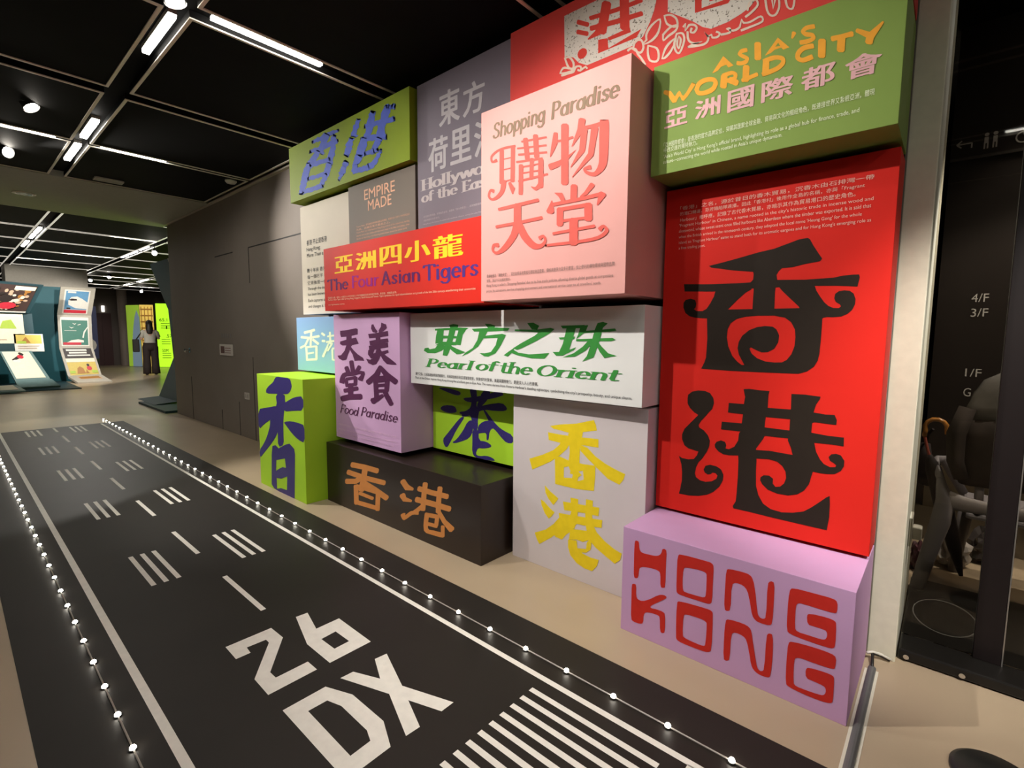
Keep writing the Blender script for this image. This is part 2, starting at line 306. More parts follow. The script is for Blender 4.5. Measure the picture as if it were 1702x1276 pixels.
   ('P',0,[[-2800,758,-2637,772,-2383,793,-2389,709,-2545,701,-2783,674]]),
   ('P',0,[[-2849,629,-2670,646,-2346,682,-2352,605,-2542,577,-2837,556]]),
   ('P',0,[[-2762,583,-2632,569,-2703,471,-2758,424,-2805,362,-2892,370]]),
   ('P',0,[[-2524,566,-2437,597,-2401,546,-2315,486,-2215,440,-2134,420,-2147,356,-2202,301,-2294,340,-2415,396,-2495,458]]),
   ('P',0,[[-2729,384,-2628,404,-2617,321,-2553,292,-2464,280,-2374,285,-2392,217,-2443,151,-2531,149,-2622,175,-2698,232,-2727,304]]),
   ('P',0,[[-2626,326,-2518,350,-2511,414,-2469,473,-2458,414,-2466,358,-2517,311,-2616,289]]),
   ('P',0,[[-2704,503,-2488,537,-2477,455,-2555,409,-2628,412,-2720,386]]),
  ]),
 ],
 'lime': [
  ('character_heung', 'indigo', [
   ('P',1,[[-7491,1771,-7311,1765,-7088,1768,-7044,1704,-7025,1638,-7130,1540,-7255,1523,-7566,1504,-7896,1481,-7908,1536,-7801,1604,-7631,1675,-7572,1738]]),
   ('P',1,[[-7565,1516,-7255,1525,-7262,1437,-7241,1382,-7301,1272,-7338,1129,-7351,964,-7353,752,-7556,692,-7535,939,-7606,1049,-7783,1197,-7723,1251,-7529,1319]]),
   ('P',1,[[-7318,1374,-7137,1449,-6939,1511,-6696,1543,-6701,1340,-6954,1313,-7327,1258]]),
   ('P',1,[[-8223,1205,-7946,1253,-7502,1333,-7297,1319,-7356,1220,-7736,1106,-8028,985,-8233,866]]),
   ('P',1,[[-7792,1099,-7513,1203,-7507,967,-7625,831,-7830,679,-8073,517,-8224,411,-8236,536,-8058,670,-7899,841,-7801,1001]]),
   ('P',1,[[-7340,1105,-7062,1150,-6825,1145,-6688,1136,-6691,880,-6889,902,-7076,966,-7266,1068]]),
   ('P',0,[[-7747,680,-7635,709,-7531,677,-7290,773,-7162,804,-7020,746,-7001,669,-7061,-3,-7303,-26,-7751,15,-7830,61,-7787,539],[-7628,480,-7333,555,-7308,417,-7422,408,-7531,364,-7654,305],[-7642,198,-7491,215,-7277,293,-7304,78,-7503,67,-7640,26]]),
  ]),
 ],
 'leaf': [
  ('character_gong', 'indigo', [
   ('P',1,[[-4968,1720,-4800,1732,-4567,1711,-4516,1685,-4553,1653,-4654,1654,-4831,1690]]),
   ('P',1,[[-4924,1459,-4832,1509,-4640,1518,-4597,1463,-4611,1432,-4743,1411,-4863,1425]]),
   ('P',1,[[-4498,1395,-4456,1390,-4540,1292,-4613,1203,-4686,1093,-4746,1004,-4791,956,-4843,979,-4866,1057,-4805,1117,-4685,1234,-4569,1348]]),
   ('P',1,[[-4372,1768,-4251,1768,-4238,1652,-4251,1537,-4198,1505,-4224,1407,-4224,1255,-4318,1252,-4332,1395,-4372,1429,-4540,1420,-4554,1448,-4428,1471,-4345,1528,-4331,1624]]),
   ('P',1,[[-4497,1629,-4291,1657,-4081,1703,-3882,1768,-3784,1728,-3930,1679,-4133,1633,-4291,1590,-4427,1587]]),
   ('P',1,[[-4133,1768,-4018,1768,-4030,1688,-4094,1609,-4185,1544,-4264,1517]]),
   ('P',1,[[-4278,1534,-4030,1596,-3832,1633,-3747,1579,-3771,1541,-3929,1524,-4132,1521,-4291,1447,-4484,1387,-4526,1421]]),
   ('P',1,[[-4318,1377,-4304,1244,-4373,1138,-4513,1079,-4642,1035,-4686,1043,-4599,1096,-4484,1220,-4400,1348]]),
   ('P',1,[[-4145,1529,-4106,1524,-4004,1433,-3903,1353,-3805,1310,-3662,1276,-3656,1183,-3756,1172,-3829,1216,-3928,1294,-3991,1323,-4029,1374]]),
   ('P',1,[[-4224,1312,-4132,1380,-4029,1402,-3941,1366,-3953,1328,-4029,1281,-4041,1167,-4079,1152,-4075,1247,-4158,1235,-4224,1217]]),
   ('P',1,[[-4318,1262,-4211,1276,-4210,1133,-4079,1142,-3990,1109,-4015,1077,-4131,1049,-4224,1044,-4264,961,-4210,941,-4079,972,-3976,961,-3926,933,-4027,921,-4183,917,-4277,920,-4323,971,-4318,1107]]),
  ]),
 ],
 'brown': [
  ('character_heung', 'orange', [
   ('R',0,[[-6010,662,-5974,681,-5651,703,-5365,707,-5347,691],[-6027,620,-6004,604,-5683,628,-5400,634,-5366,651]]),
   ('R',0,[[-5627,670,-5602,655,-5645,500,-5706,338,-5743,317],[-5699,662,-5733,642,-5776,487,-5839,326,-5816,310]]),
   ('R',0,[[-6108,542,-6071,559,-5654,558,-5219,579,-5202,564],[-6133,501,-6116,485,-5690,486,-5247,510,-5217,527]]),
   ('R',0,[[-5703,519,-5712,495,-5883,398,-6141,344,-6172,354],[-5741,544,-5781,541,-5919,461,-6138,419,-6170,396]]),
   ('R',0,[[-5717,477,-5675,490,-5389,445,-5152,395,-5147,374],[-5758,433,-5749,411,-5462,368,-5224,320,-5186,332]]),
   ('R',0,[[-5864,392,-5838,383,-5837,137,-5863,116],[-5928,378,-5955,357,-5953,108,-5927,100]]),
   ('R',0,[[-5897,384,-5869,398,-5360,416,-5347,404],[-5915,351,-5901,338,-5388,359,-5362,372]]),
   ('R',0,[[-5343,427,-5321,418,-5346,167,-5371,148],[-5401,416,-5426,398,-5452,144,-5429,135]]),
   ('R',0,[[-5820,299,-5795,311,-5485,308,-5475,296],[-5838,271,-5828,260,-5516,258,-5492,269]]),
   ('R',0,[[-5908,161,-5877,177,-5383,208,-5369,195],[-5926,124,-5911,111,-5413,145,-5385,161]]),
  ]),
  ('character_gong', 'orange', [
   ('R',0,[[-4842,671,-4807,674,-4733,621,-4648,605,-4640,598],[-4893,640,-4901,616,-4806,543,-4662,569,-4648,578]]),
   ('R',0,[[-4846,499,-4809,500,-4786,459,-4682,452,-4674,446],[-4907,465,-4920,439,-4851,392,-4694,420,-4681,428]]),
   ('R',1,[[-4838,254,-4806,256,-4809,233,-4696,311,-4566,342,-4550,336],[-4890,225,-4902,202,-4838,162,-4674,269,-4567,297,-4551,311]]),
   ('R',0,[[-4654,312,-4650,329,-4521,423,-4452,502,-4427,510],[-4626,295,-4600,300,-4464,401,-4389,486,-4392,501]]),
   ('R',0,[[-4396,721,-4379,710,-4402,587,-4428,388,-4450,371],[-4445,715,-4468,699,-4493,573,-4519,371,-4500,361]]),
   ('R',0,[[-4139,726,-4123,715,-4145,590,-4159,427,-4180,410],[-4185,720,-4207,704,-4230,576,-4245,409,-4227,400]]),
   ('R',0,[[-4559,636,-4531,651,-4295,652,-4032,665,-4018,652],[-4576,599,-4562,584,-4321,587,-4054,602,-4030,617]]),
   ('R',0,[[-4608,495,-4578,513,-4268,528,-3992,535,-3978,520],[-4624,456,-4607,441,-4296,458,-4019,468,-3993,484]]),
   ('R',0,[[-4193,454,-4172,455,-4065,361,-3935,313,-3936,289],[-4226,433,-4232,417,-4129,313,-4013,241,-3979,249]]),
   ('R',0,[[-4436,349,-4415,364,-4195,390,-4182,380],[-4444,319,-4430,309,-4210,337,-4190,351]]),
   ('R',0,[[-4195,375,-4181,366,-4201,262,-4219,248],[-4233,368,-4251,355,-4271,249,-4257,241]]),
   ('R',0,[[-4420,246,-4401,257,-4217,272,-4206,263],[-4430,219,-4419,210,-4234,226,-4216,237]]),
   ('R',1,[[-4376,359,-4358,350,-4383,185,-4272,186,-4114,200,-4102,189],[-4422,350,-4442,333,-4456,136,-4300,126,-4135,142,-4113,157]]),
   ('R',0,[[-4106,290,-4092,284,-4093,168,-4107,154],[-4141,281,-4155,268,-4157,150,-4142,144]]),
  ]),
 ],
 'blue': [
  ('character_heung', 'pale', [
   ('R',0,[[-7986,2430,-7971,2442,-7812,2462,-7632,2487,-7608,2480],[-7975,2408,-7950,2401,-7791,2421,-7611,2446,-7597,2458]]),
   ('R',0,[[-7703,2462,-7688,2453,-7729,2217,-7746,2209],[-7742,2463,-7759,2455,-7801,2217,-7786,2209]]),
   ('R',0,[[-8090,2359,-8068,2368,-7809,2357,-7484,2388,-7464,2381],[-8096,2337,-8079,2327,-7808,2317,-7472,2350,-7457,2360]]),
   ('R',0,[[-7783,2345,-7776,2334,-7923,2201,-8097,2156,-8120,2159],[-7818,2353,-7840,2349,-7974,2226,-8129,2188,-8137,2176]]),
   ('R',0,[[-7681,2327,-7655,2329,-7484,2262,-7482,2250],[-7710,2310,-7708,2297,-7536,2230,-7510,2232]]),
   ('R',0,[[-7893,2198,-7876,2191,-7859,1976,-7874,1967],[-7934,2196,-7950,2187,-7933,1971,-7915,1964]]),
   ('R',0,[[-7939,2191,-7926,2199,-7564,2223,-7550,2217],[-7937,2174,-7922,2168,-7560,2194,-7547,2201]]),
   ('R',0,[[-7551,2217,-7534,2209,-7547,2004,-7564,1995],[-7592,2216,-7610,2207,-7622,2001,-7606,1993]]),
   ('R',0,[[-7894,2090,-7881,2098,-7673,2119,-7658,2114],[-7890,2073,-7874,2068,-7666,2090,-7654,2098]]),
   ('R',0,[[-7929,1990,-7912,1999,-7576,2021,-7558,2014],[-7928,1969,-7910,1961,-7573,1984,-7557,1994]]),
  ]),
  ('character_gong', 'pale', [
   ('R',0,[[-7393,2426,-7370,2428,-7286,2397,-7283,2385],[-7417,2410,-7414,2398,-7329,2367,-7307,2369]]),
   ('R',0,[[-7399,2305,-7381,2313,-7300,2311,-7285,2303],[-7403,2285,-7388,2276,-7306,2275,-7288,2283]]),
   ('R',0,[[-7401,2045,-7410,2056,-7275,2196,-7188,2291,-7177,2293],[-7363,2037,-7340,2043,-7219,2185,-7153,2284,-7158,2290]]),
   ('R',0,[[-7123,2437,-7110,2431,-7105,2254,-7119,2246],[-7157,2437,-7170,2429,-7166,2251,-7152,2245]]),
   ('R',0,[[-6963,2437,-6950,2430,-6959,2260,-6972,2253],[-6995,2437,-7009,2430,-7018,2259,-7005,2252]]),
   ('R',0,[[-7228,2372,-7217,2380,-6850,2410,-6837,2404],[-7224,2357,-7210,2352,-6844,2382,-6834,2389]]),
   ('R',0,[[-7272,2287,-7259,2295,-6832,2330,-6818,2324],[-7268,2270,-7253,2264,-6826,2300,-6815,2308]]),
   ('R',0,[[-7060,2267,-7056,2258,-7202,2136,-7219,2134],[-7085,2275,-7103,2272,-7250,2150,-7246,2141]]),
   ('R',0,[[-7068,2178,-7054,2172,-7059,2026,-6858,2004,-6850,1996],[-7101,2177,-7114,2169,-7108,2006,-6876,1974,-6860,1979]]),
   ('R',0,[[-7097,2189,-7086,2196,-6904,2212,-6891,2207],[-7095,2173,-7081,2168,-6899,2184,-6888,2192]]),
   ('R',0,[[-6936,2279,-6917,2277,-6746,2153,-6750,2143],[-6965,2268,-6969,2257,-6797,2133,-6778,2132]]),
  ]),
 ],
 'food': [
  ('character_sky', 'plum', [
   ('P',0,[[-6462,2448,-6344,2454,-6051,2483,-6008,2471,-6011,2400,-6257,2369,-6442,2361,-6464,2404]]),
   ('P',0,[[-6301,2393,-6165,2393,-6161,2243,-6309,2228]]),
   ('P',0,[[-6469,2299,-6304,2326,-6056,2358,-6025,2317,-5994,2276,-6149,2255,-6401,2244,-6471,2262]]),
   ('P',0,[[-6308,2246,-6172,2249,-6256,2137,-6317,2049,-6411,2034,-6505,2055,-6551,2097,-6455,2107,-6358,2171]]),
   ('P',0,[[-6217,2248,-6129,2189,-6022,2132,-5894,2089,-5864,2049,-6003,2049,-6102,2039,-6154,2128,-6230,2199]]),
  ]),
  ('character_beauty', 'plum', [
   ('P',0,[[-5681,2527,-5640,2533,-5592,2476,-5544,2442,-5574,2419,-5654,2430,-5693,2476]]),
   ('P',0,[[-5462,2553,-5395,2536,-5357,2530,-5339,2486,-5417,2442,-5515,2419,-5523,2453,-5473,2498]]),
   ('P',0,[[-5761,2407,-5594,2419,-5321,2447,-5314,2386,-5497,2363,-5738,2349]]),
   ('P',0,[[-5739,2315,-5577,2334,-5324,2353,-5306,2309,-5499,2278,-5721,2257]]),
   ('P',0,[[-5752,2251,-5539,2278,-5325,2303,-5318,2242,-5541,2215,-5744,2187]]),
   ('P',0,[[-5594,2419,-5485,2430,-5483,2194,-5582,2180]]),
   ('P',0,[[-5764,2198,-5621,2202,-5653,2155,-5582,2168,-5328,2209,-5310,2176,-5485,2126,-5706,2084,-5777,2140]]),
   ('P',0,[[-5581,2203,-5463,2194,-5505,2103,-5587,2019,-5668,2002,-5770,2023,-5821,2080,-5727,2071,-5645,2098]]),
   ('P',0,[[-5482,2205,-5406,2151,-5275,2099,-5165,2049,-5141,2028,-5239,2026,-5352,2029,-5428,2071,-5494,2137]]),
  ]),
  ('character_hall', 'plum', [
   ('R',0,[[-6160,2047,-6132,2037,-6099,1904,-6120,1888],[-6221,2040,-6243,2024,-6209,1889,-6180,1880]]),
   ('R',0,[[-6298,1962,-6266,1956,-6221,1889,-6236,1871],[-6358,1948,-6374,1929,-6328,1862,-6295,1856]]),
   ('R',0,[[-5949,1974,-5941,1957,-6032,1868,-6064,1862],[-5995,1987,-6026,1981,-6119,1891,-6111,1875]]),
   ('R',1,[[-6493,1713,-6514,1733,-6426,1852,-6168,1887,-5869,1909,-5911,1787,-5948,1774],[-6418,1707,-6378,1721,-6347,1807,-6158,1832,-5953,1868,-6033,1803,-6015,1783]]),
   ('R',0,[[-6314,1786,-6291,1778,-6267,1684,-6284,1670],[-6363,1778,-6381,1765,-6356,1670,-6333,1662]]),
   ('R',0,[[-6349,1785,-6334,1797,-6092,1836,-6072,1829],[-6342,1762,-6321,1755,-6080,1794,-6065,1807]]),
   ('R',0,[[-6059,1828,-6039,1817,-6051,1720,-6074,1708],[-6111,1826,-6133,1813,-6145,1716,-6125,1705]]),
   ('R',0,[[-6353,1693,-6337,1705,-6087,1744,-6068,1738],[-6347,1669,-6326,1663,-6077,1703,-6062,1715]]),
   ('R',0,[[-6179,1729,-6149,1714,-6157,1530,-6188,1511],[-6254,1724,-6286,1705,-6294,1518,-6264,1504]]),
   ('R',0,[[-6413,1621,-6393,1637,-6053,1695,-6027,1687],[-6404,1590,-6376,1582,-6038,1642,-6019,1658]]),
   ('R',0,[[-6499,1501,-6473,1526,-6265,1571,-5962,1600,-5931,1586],[-6481,1460,-6440,1451,-6249,1494,-5961,1524,-5930,1544]]),
  ]),
  ('character_eat', 'plum', [
   ('R',0,[[-5463,1998,-5455,1984,-5530,1856,-5753,1740,-5793,1739],[-5505,2007,-5530,2000,-5636,1897,-5832,1789,-5836,1766]]),
   ('R',0,[[-5493,1999,-5467,1999,-5314,1919,-5127,1843,-5122,1822],[-5529,1980,-5532,1964,-5403,1859,-5198,1782,-5161,1788]]),
   ('R',0,[[-5623,1840,-5608,1852,-5398,1885,-5379,1878],[-5616,1816,-5596,1809,-5387,1842,-5373,1854]]),
   ('R',0,[[-5582,1814,-5557,1803,-5540,1572,-5563,1555],[-5641,1808,-5664,1792,-5647,1559,-5621,1548]]),
   ('R',0,[[-5632,1808,-5614,1821,-5347,1854,-5327,1846],[-5628,1782,-5607,1773,-5340,1807,-5323,1820]]),
   ('R',0,[[-5313,1844,-5293,1831,-5321,1686,-5346,1672],[-5368,1844,-5394,1830,-5422,1684,-5401,1671]]),
   ('R',0,[[-5587,1748,-5572,1759,-5364,1783,-5348,1776],[-5584,1726,-5567,1719,-5360,1744,-5346,1755]]),
   ('R',0,[[-5588,1679,-5572,1690,-5348,1711,-5332,1704],[-5588,1657,-5572,1649,-5347,1671,-5332,1682]]),
   ('R',0,[[-5738,1531,-5723,1558,-5601,1591,-5469,1638,-5448,1637],[-5704,1493,-5660,1489,-5550,1542,-5434,1607,-5428,1620]]),
   ('R',0,[[-5403,1694,-5376,1691,-5282,1613,-5224,1541,-5234,1522],[-5447,1677,-5455,1660,-5384,1572,-5313,1505,-5282,1502]]),
  ]),
  ('lettering', 'plum', [
   ('N', 'Food', -3.2628, 0.6441, -3.0348, 0.7041, 'script'),
   ('N', 'Paradise', -2.9953, 0.6514, -2.5877, 0.7117, 'script'),
  ]),
  ('caption', 'softpink', [
   ('T', '香港匯聚世界各地美食，從街頭小吃到星級餐廳，滋味豐富多元，故有「美食天堂」的美譽。', -3.2804, 0.5486, -2.582, 0.5646, 0.0, 0.0),
   ('T', "Hong Kong is hailed as a 'Food Paradise', where cuisines from around the world meet, from street", -3.2778, 0.5147, -2.5828, 0.5308, 0.0, 0.0),
   ('T', 'snacks to fine dining, offering diverse flavours that draw food lovers to the city all year round.', -3.2792, 0.4849, -2.6083, 0.5009, 0.0, 0.0),
  ]),
 ],
 'pearl': [
  ('character_east', 'emerald', [
   ('P',0,[[-4326,2515,-4257,2526,-4175,2516,-4179,2491,-4224,2461,-4303,2466]]),
   ('P',0,[[-4579,2473,-4407,2481,-4157,2486,-4005,2480,-4070,2450,-4338,2456,-4575,2451]]),
   ('P',0,[[-4538,2454,-4419,2454,-4444,2306,-4576,2299,-4563,2375]]),
   ('P',0,[[-4168,2468,-4052,2453,-4102,2408,-4136,2288,-4236,2294]]),
   ('P',0,[[-4443,2395,-4202,2390,-4206,2363,-4444,2360]]),
   ('P',0,[[-4456,2324,-4202,2323,-4207,2287,-4576,2280]]),
   ('P',0,[[-4319,2476,-4213,2476,-4293,2270,-4363,2160,-4445,2165,-4421,2252,-4362,2346]]),
   ('P',0,[[-4528,2289,-4339,2277,-4457,2220,-4578,2185,-4714,2184,-4787,2211,-4771,2241,-4701,2249,-4676,2230,-4577,2245]]),
   ('P',0,[[-4293,2278,-4203,2249,-4059,2212,-4136,2190,-4203,2184,-4270,2217,-4328,2251]]),
  ]),
  ('character_side', 'emerald', [
   ('P',0,[[-3757,2524,-3678,2521,-3603,2502,-3619,2474,-3707,2474]]),
   ('P',0,[[-3958,2471,-3599,2483,-3402,2477,-3429,2450,-3677,2441,-3921,2441]]),
   ('P',0,[[-3817,2392,-3504,2418,-3451,2404,-3494,2376,-3797,2367]]),
   ('P',0,[[-3838,2450,-3707,2450,-3777,2367,-3858,2279,-4005,2202,-4114,2165,-4059,2207,-3942,2262,-3869,2351]]),
   ('P',0,[[-3561,2400,-3457,2400,-3522,2299,-3598,2213,-3706,2174,-3766,2177,-3838,2209,-3756,2209,-3666,2226,-3598,2298]]),
  ]),
  ('character_of', 'emerald', [
   ('P',0,[[-3171,2525,-3094,2528,-3018,2497,-3043,2459,-3110,2463]]),
   ('P',0,[[-3329,2463,-3059,2459,-2880,2477,-2835,2464,-2887,2426,-3058,2347,-3229,2278,-3300,2256,-3354,2272,-3247,2325,-3075,2400,-3026,2432,-3178,2442,-3334,2446]]),
   ('P',0,[[-3483,2196,-3409,2240,-3336,2278,-3345,2255,-3281,2229,-3141,2216,-2891,2236,-2947,2180,-3106,2177,-3299,2202,-3372,2223,-3427,2184]]),
  ]),
  ('character_pearl', 'emerald', [
   ('P',0,[[-2762,2496,-2502,2500,-2459,2487,-2494,2473,-2739,2470]]),
   ('P',0,[[-2783,2386,-2601,2396,-2608,2372,-2767,2367]]),
   ('P',0,[[-2693,2479,-2588,2481,-2630,2365,-2672,2240,-2795,2217,-2735,2326]]),
   ('P',0,[[-2851,2248,-2734,2251,-2584,2298,-2606,2273,-2733,2216,-2811,2213]]),
   ('P',0,[[-2538,2494,-2459,2499,-2486,2439,-2586,2372,-2565,2415]]),
   ('P',0,[[-2515,2445,-2186,2468,-2172,2449,-2238,2440,-2529,2427]]),
   ('P',0,[[-2586,2372,-2210,2387,-2177,2370,-2222,2358,-2585,2353]]),
   ('P',0,[[-2362,2516,-2308,2527,-2260,2512,-2306,2475,-2343,2345,-2395,2212,-2515,2169,-2466,2222,-2426,2332,-2388,2463]]),
   ('P',0,[[-2455,2361,-2385,2362,-2482,2270,-2597,2211,-2733,2201,-2612,2242,-2511,2306]]),
   ('P',0,[[-2357,2356,-2315,2310,-2246,2252,-2162,2232,-2218,2224,-2285,2210,-2334,2262,-2370,2321]]),
  ]),
  ('lettering', 'emerald', [
   ('N', 'Pearl', -2.3771, 1.0104, -1.9943, 1.0592, 'fatitalic'),
   ('N', 'of', -1.9519, 1.0124, -1.8159, 1.064, 'fatitalic'),
   ('N', 'the', -1.7742, 1.0073, -1.5706, 1.0638, 'fatitalic'),
   ('N', 'Orient', -1.5279, 1.0073, -1.089, 1.0584, 'fatitalic'),
  ]),
  ('caption', 'black', [
   ('T', '東方之珠，比喻香港如明珠閃耀東方，名稱源自維多利亞港璀璨夜景，象徵城市的繁榮，美麗與獨特魅力，更是深入人心的譽稱。', -2.4757, 0.9526, -1.51, 0.9726, 0.0, 0.0),
   ('T', "'Pearl of the Orient' depicts Hong Kong shining like a brilliant gem in East Asia. The name derives from Victoria Harbour's dazzling nightscape, symbolising the city's prosperity, beauty, and unique charm.", -2.4788, 0.9273, -1.0026, 0.9457, 0.0, 0.0),
  ]),
 ],
 'tigers': [
  ('character_sub', 'gold', [
   ('T', '亞', -3.177, 1.6087, -2.9429, 1.7171, 0.0, 0.04),
  ]),
  ('character_continent', 'gold', [
   ('T', '洲', -2.9173, 1.6098, -2.6829, 1.7168, 0.0, 0.04),
  ]),
  ('character_four', 'gold', [
   ('T', '四', -2.6473, 1.6106, -2.426, 1.7237, 0.0, 0.04),
  ]),
  ('character_small', 'gold', [
   ('T', '小', -2.4021, 1.611, -2.1661, 1.7248, 0.0, 0.04),
  ]),
  ('character_dragon', 'gold', [
   ('T', '龍', -2.1482, 1.6083, -1.9062, 1.7248, 0.0, 0.04),
  ]),
  ('lettering_the', 'violet', [
   ('N', 'The', -3.2724, 1.4998, -3.0225, 1.573, 'flare'),
  ]),
  ('lettering_four', 'magenta', [
   ('N', 'Four', -2.9713, 1.5018, -2.6706, 1.5767, 'flare'),
  ]),
  ('lettering_asian', 'violet', [
   ('N', 'Asian', -2.6343, 1.5011, -2.2676, 1.5791, 'flare'),
  ]),
  ('lettering_tigers', 'indigo2', [
   ('N', 'Tigers', -2.2284, 1.5004, -1.8061, 1.5832, 'flare'),
  ]),
  ('caption', 'cream', [
   ('T', '「亞洲四小龍」指在二十世紀六十年代末至九十年代期間經濟急速發展的香港、新加坡、南韓及台灣。', -3.2755, 1.4432, -2.4772, 1.4564, 0.0, 0.0),
   ('T', 'The Four Asian Tigers refer to Hong Kong, Singapore, South Korea and Taiwan. Tigers symbolise the rapid industrialisation and growth of the late 20th century, transforming their economies', -3.2765, 1.4262, -1.8178, 1.4413, 0.0, 0.0),
   ('T', 'into high-income centres.', -3.2719, 1.3957, -3.0583, 1.4083, 0.0, 0.0),
  ]),
 ],
 'pink': [
  ('lettering_shopping', 'taupe', [
   ('N', 'Shopping', -1.6665, 2.1096, -1.3691, 2.1739, 'black'),
  ]),
  ('lettering_paradise', 'taupe', [
   ('N', 'Paradise', -1.3341, 2.1061, -1.018, 2.1713, 'black'),
  ]),
  ('character_buy', 'coral', [
   ('R',0,[[-3208,4097,-3195,4085,-3195,3796,-3208,3789],[-3238,4104,-3250,4098,-3251,3807,-3238,3795]]),
   ('R',0,[[-3071,4098,-3059,4087,-3061,3785,-3073,3779],[-3100,4105,-3112,4100,-3114,3796,-3102,3785]]),
   ('R',1,[[-3057,4085,-3062,4081,-3178,4092,-3275,4086,-3338,4058,-3334,4024,-3296,4033,-3283,4026],[-3060,4098,-3068,4103,-3188,4115,-3292,4107,-3365,4070,-3351,4008,-3281,4001,-3275,4009]]),
   ('R',0,[[-3218,4012,-3215,4014,-3091,4007,-3087,4005],[-3216,4006,-3212,4003,-3088,3997,-3085,3999]]),
   ('R',0,[[-3217,3918,-3215,3921,-3090,3917,-3086,3915],[-3215,3912,-3211,3910,-3087,3906,-3084,3909]]),
   ('R',0,[[-3244,3810,-3241,3814,-3090,3816,-3085,3813],[-3241,3803,-3236,3799,-3085,3802,-3082,3805]]),
   ('R',0,[[-2925,4131,-2912,4119,-2887,3945,-2898,3937],[-2956,4136,-2968,4129,-2943,3953,-2929,3942]]),
   ('R',0,[[-2812,4131,-2798,4119,-2781,3935,-2793,3928],[-2844,4138,-2856,4130,-2839,3946,-2825,3933]]),
   ('R',0,[[-2989,4116,-2985,4119,-2710,4090,-2704,4086],[-2986,4106,-2980,4101,-2706,4073,-2702,4076]]),
   ('R',0,[[-3037,4069,-3033,4072,-2708,4023,-2703,4019],[-3036,4060,-3030,4056,-2706,4007,-2702,4010]]),
   ('R',0,[[-3025,4013,-3020,4017,-2703,3966,-2697,3961],[-3024,4003,-3017,3997,-2701,3948,-2696,3951]]),
   ('R',0,[[-3047,3955,-3042,3959,-2751,3926,-2745,3921],[-3045,3944,-3038,3939,-2747,3907,-2743,3911]]),
   ('R',0,[[-2974,3916,-2962,3905,-2962,3726,-2973,3720],[-3002,3922,-3014,3916,-3014,3736,-3002,3725]]),
   ('R',0,[[-2748,3916,-2735,3903,-2733,3677,-2746,3669],[-2780,3923,-2793,3916,-2791,3688,-2778,3675]]),
   ('R',0,[[-2851,3942,-2842,3933,-2847,3766,-2857,3761],[-2876,3948,-2886,3943,-2891,3775,-2881,3766]]),
   ('R',0,[[-2973,3896,-2970,3899,-2769,3885,-2764,3882],[-2971,3888,-2966,3884,-2765,3871,-2762,3874]]),
   ('R',0,[[-2972,3843,-2969,3845,-2767,3830,-2763,3827],[-2970,3835,-2966,3832,-2764,3817,-2761,3820]]),
   ('R',0,[[-3024,3783,-3019,3787,-2693,3784,-2686,3780],[-3020,3772,-3013,3767,-2687,3765,-2683,3769]]),
   ('R',1,[[-3174,3817,-3162,3803,-3186,3720,-3249,3673,-3344,3663,-3400,3713,-3373,3770,-3321,3763,-3311,3752],[-3208,3827,-3225,3822,-3237,3744,-3280,3704,-3338,3685,-3371,3713,-3354,3746,-3329,3730,-3316,3734]]),
   ('R',0,[[-3118,3792,-3106,3787,-3059,3725,-3077,3679,-3080,3677],[-3136,3788,-3140,3781,-3114,3725,-3091,3681,-3088,3678]]),
   ('R',0,[[-2974,3742,-2963,3731,-2964,3658,-2975,3652],[-3001,3747,-3013,3741,-3014,3668,-3003,3657]]),
   ('R',1,[[-2742,3707,-2737,3693,-2752,3678,-2818,3663,-2868,3700,-2869,3702],[-2769,3725,-2787,3725,-2794,3715,-2822,3693,-2864,3706,-2867,3706]]),
  ]),
  ('character_thing', 'coral', [
   ('R',0,[[-2597,4091,-2588,4081,-2591,3997,-2657,3909,-2660,3909],[-2621,4100,-2632,4095,-2649,4020,-2668,3914,-2666,3911]]),
   ('R',0,[[-2613,4028,-2609,4032,-2523,4022,-2440,4025,-2432,4021],[-2611,4018,-2605,4013,-2517,4004,-2431,4004,-2428,4009]]),
   ('R',0,[[-2498,4137,-2481,4119,-2471,3656,-2487,3646],[-2539,4147,-2555,4139,-2545,3670,-2528,3654]]),
   ('R',1,[[-2683,3841,-2674,3855,-2599,3859,-2510,3872,-2414,3905,-2412,3905],[-2668,3811,-2647,3801,-2572,3813,-2489,3845,-2410,3900,-2410,3902]]),
   ('R',0,[[-2327,4131,-2314,4114,-2334,4038,-2438,3941,-2441,3941],[-2364,4146,-2382,4141,-2391,4068,-2446,3945,-2445,3943]]),
   ('R',0,[[-2347,4068,-2342,4073,-2239,4067,-2149,4067,-2136,4058],[-2343,4052,-2334,4046,-2231,4037,-2137,4027,-2130,4036]]),
   ('R',1,[[-2120,4060,-2101,4039,-2102,3801,-2125,3707,-2210,3663,-2298,3697,-2328,3746,-2269,3760,-2256,3752],[-2166,4073,-2185,4062,-2182,3824,-2187,3745,-2224,3698,-2280,3715,-2297,3731,-2255,3723,-2249,3732]]),
   ('R',0,[[-2307,4049,-2294,4032,-2315,3876,-2448,3779,-2450,3779],[-2342,4061,-2358,4054,-2369,3904,-2454,3783,-2453,3781]]),
   ('R',0,[[-2207,4039,-2194,4022,-2235,3824,-2430,3697,-2432,3698],[-2243,4053,-2259,4047,-2286,3854,-2435,3702,-2435,3700]]),
  ]),
  ('character_sky', 'coral', [
   ('R',0,[[-3266,3578,-3260,3584,-3019,3588,-2793,3591,-2782,3584],[-3261,3562,-3251,3556,-3009,3557,-2783,3561,-2777,3568]]),
   ('R',0,[[-3297,3423,-3290,3429,-3016,3429,-2748,3435,-2738,3428],[-3293,3408,-3283,3402,-3008,3400,-2740,3405,-2734,3412]]),
   ('R',0,[[-3000,3583,-2981,3565,-2980,3395,-3000,3383],[-3048,3591,-3068,3580,-3068,3407,-3048,3390]]),
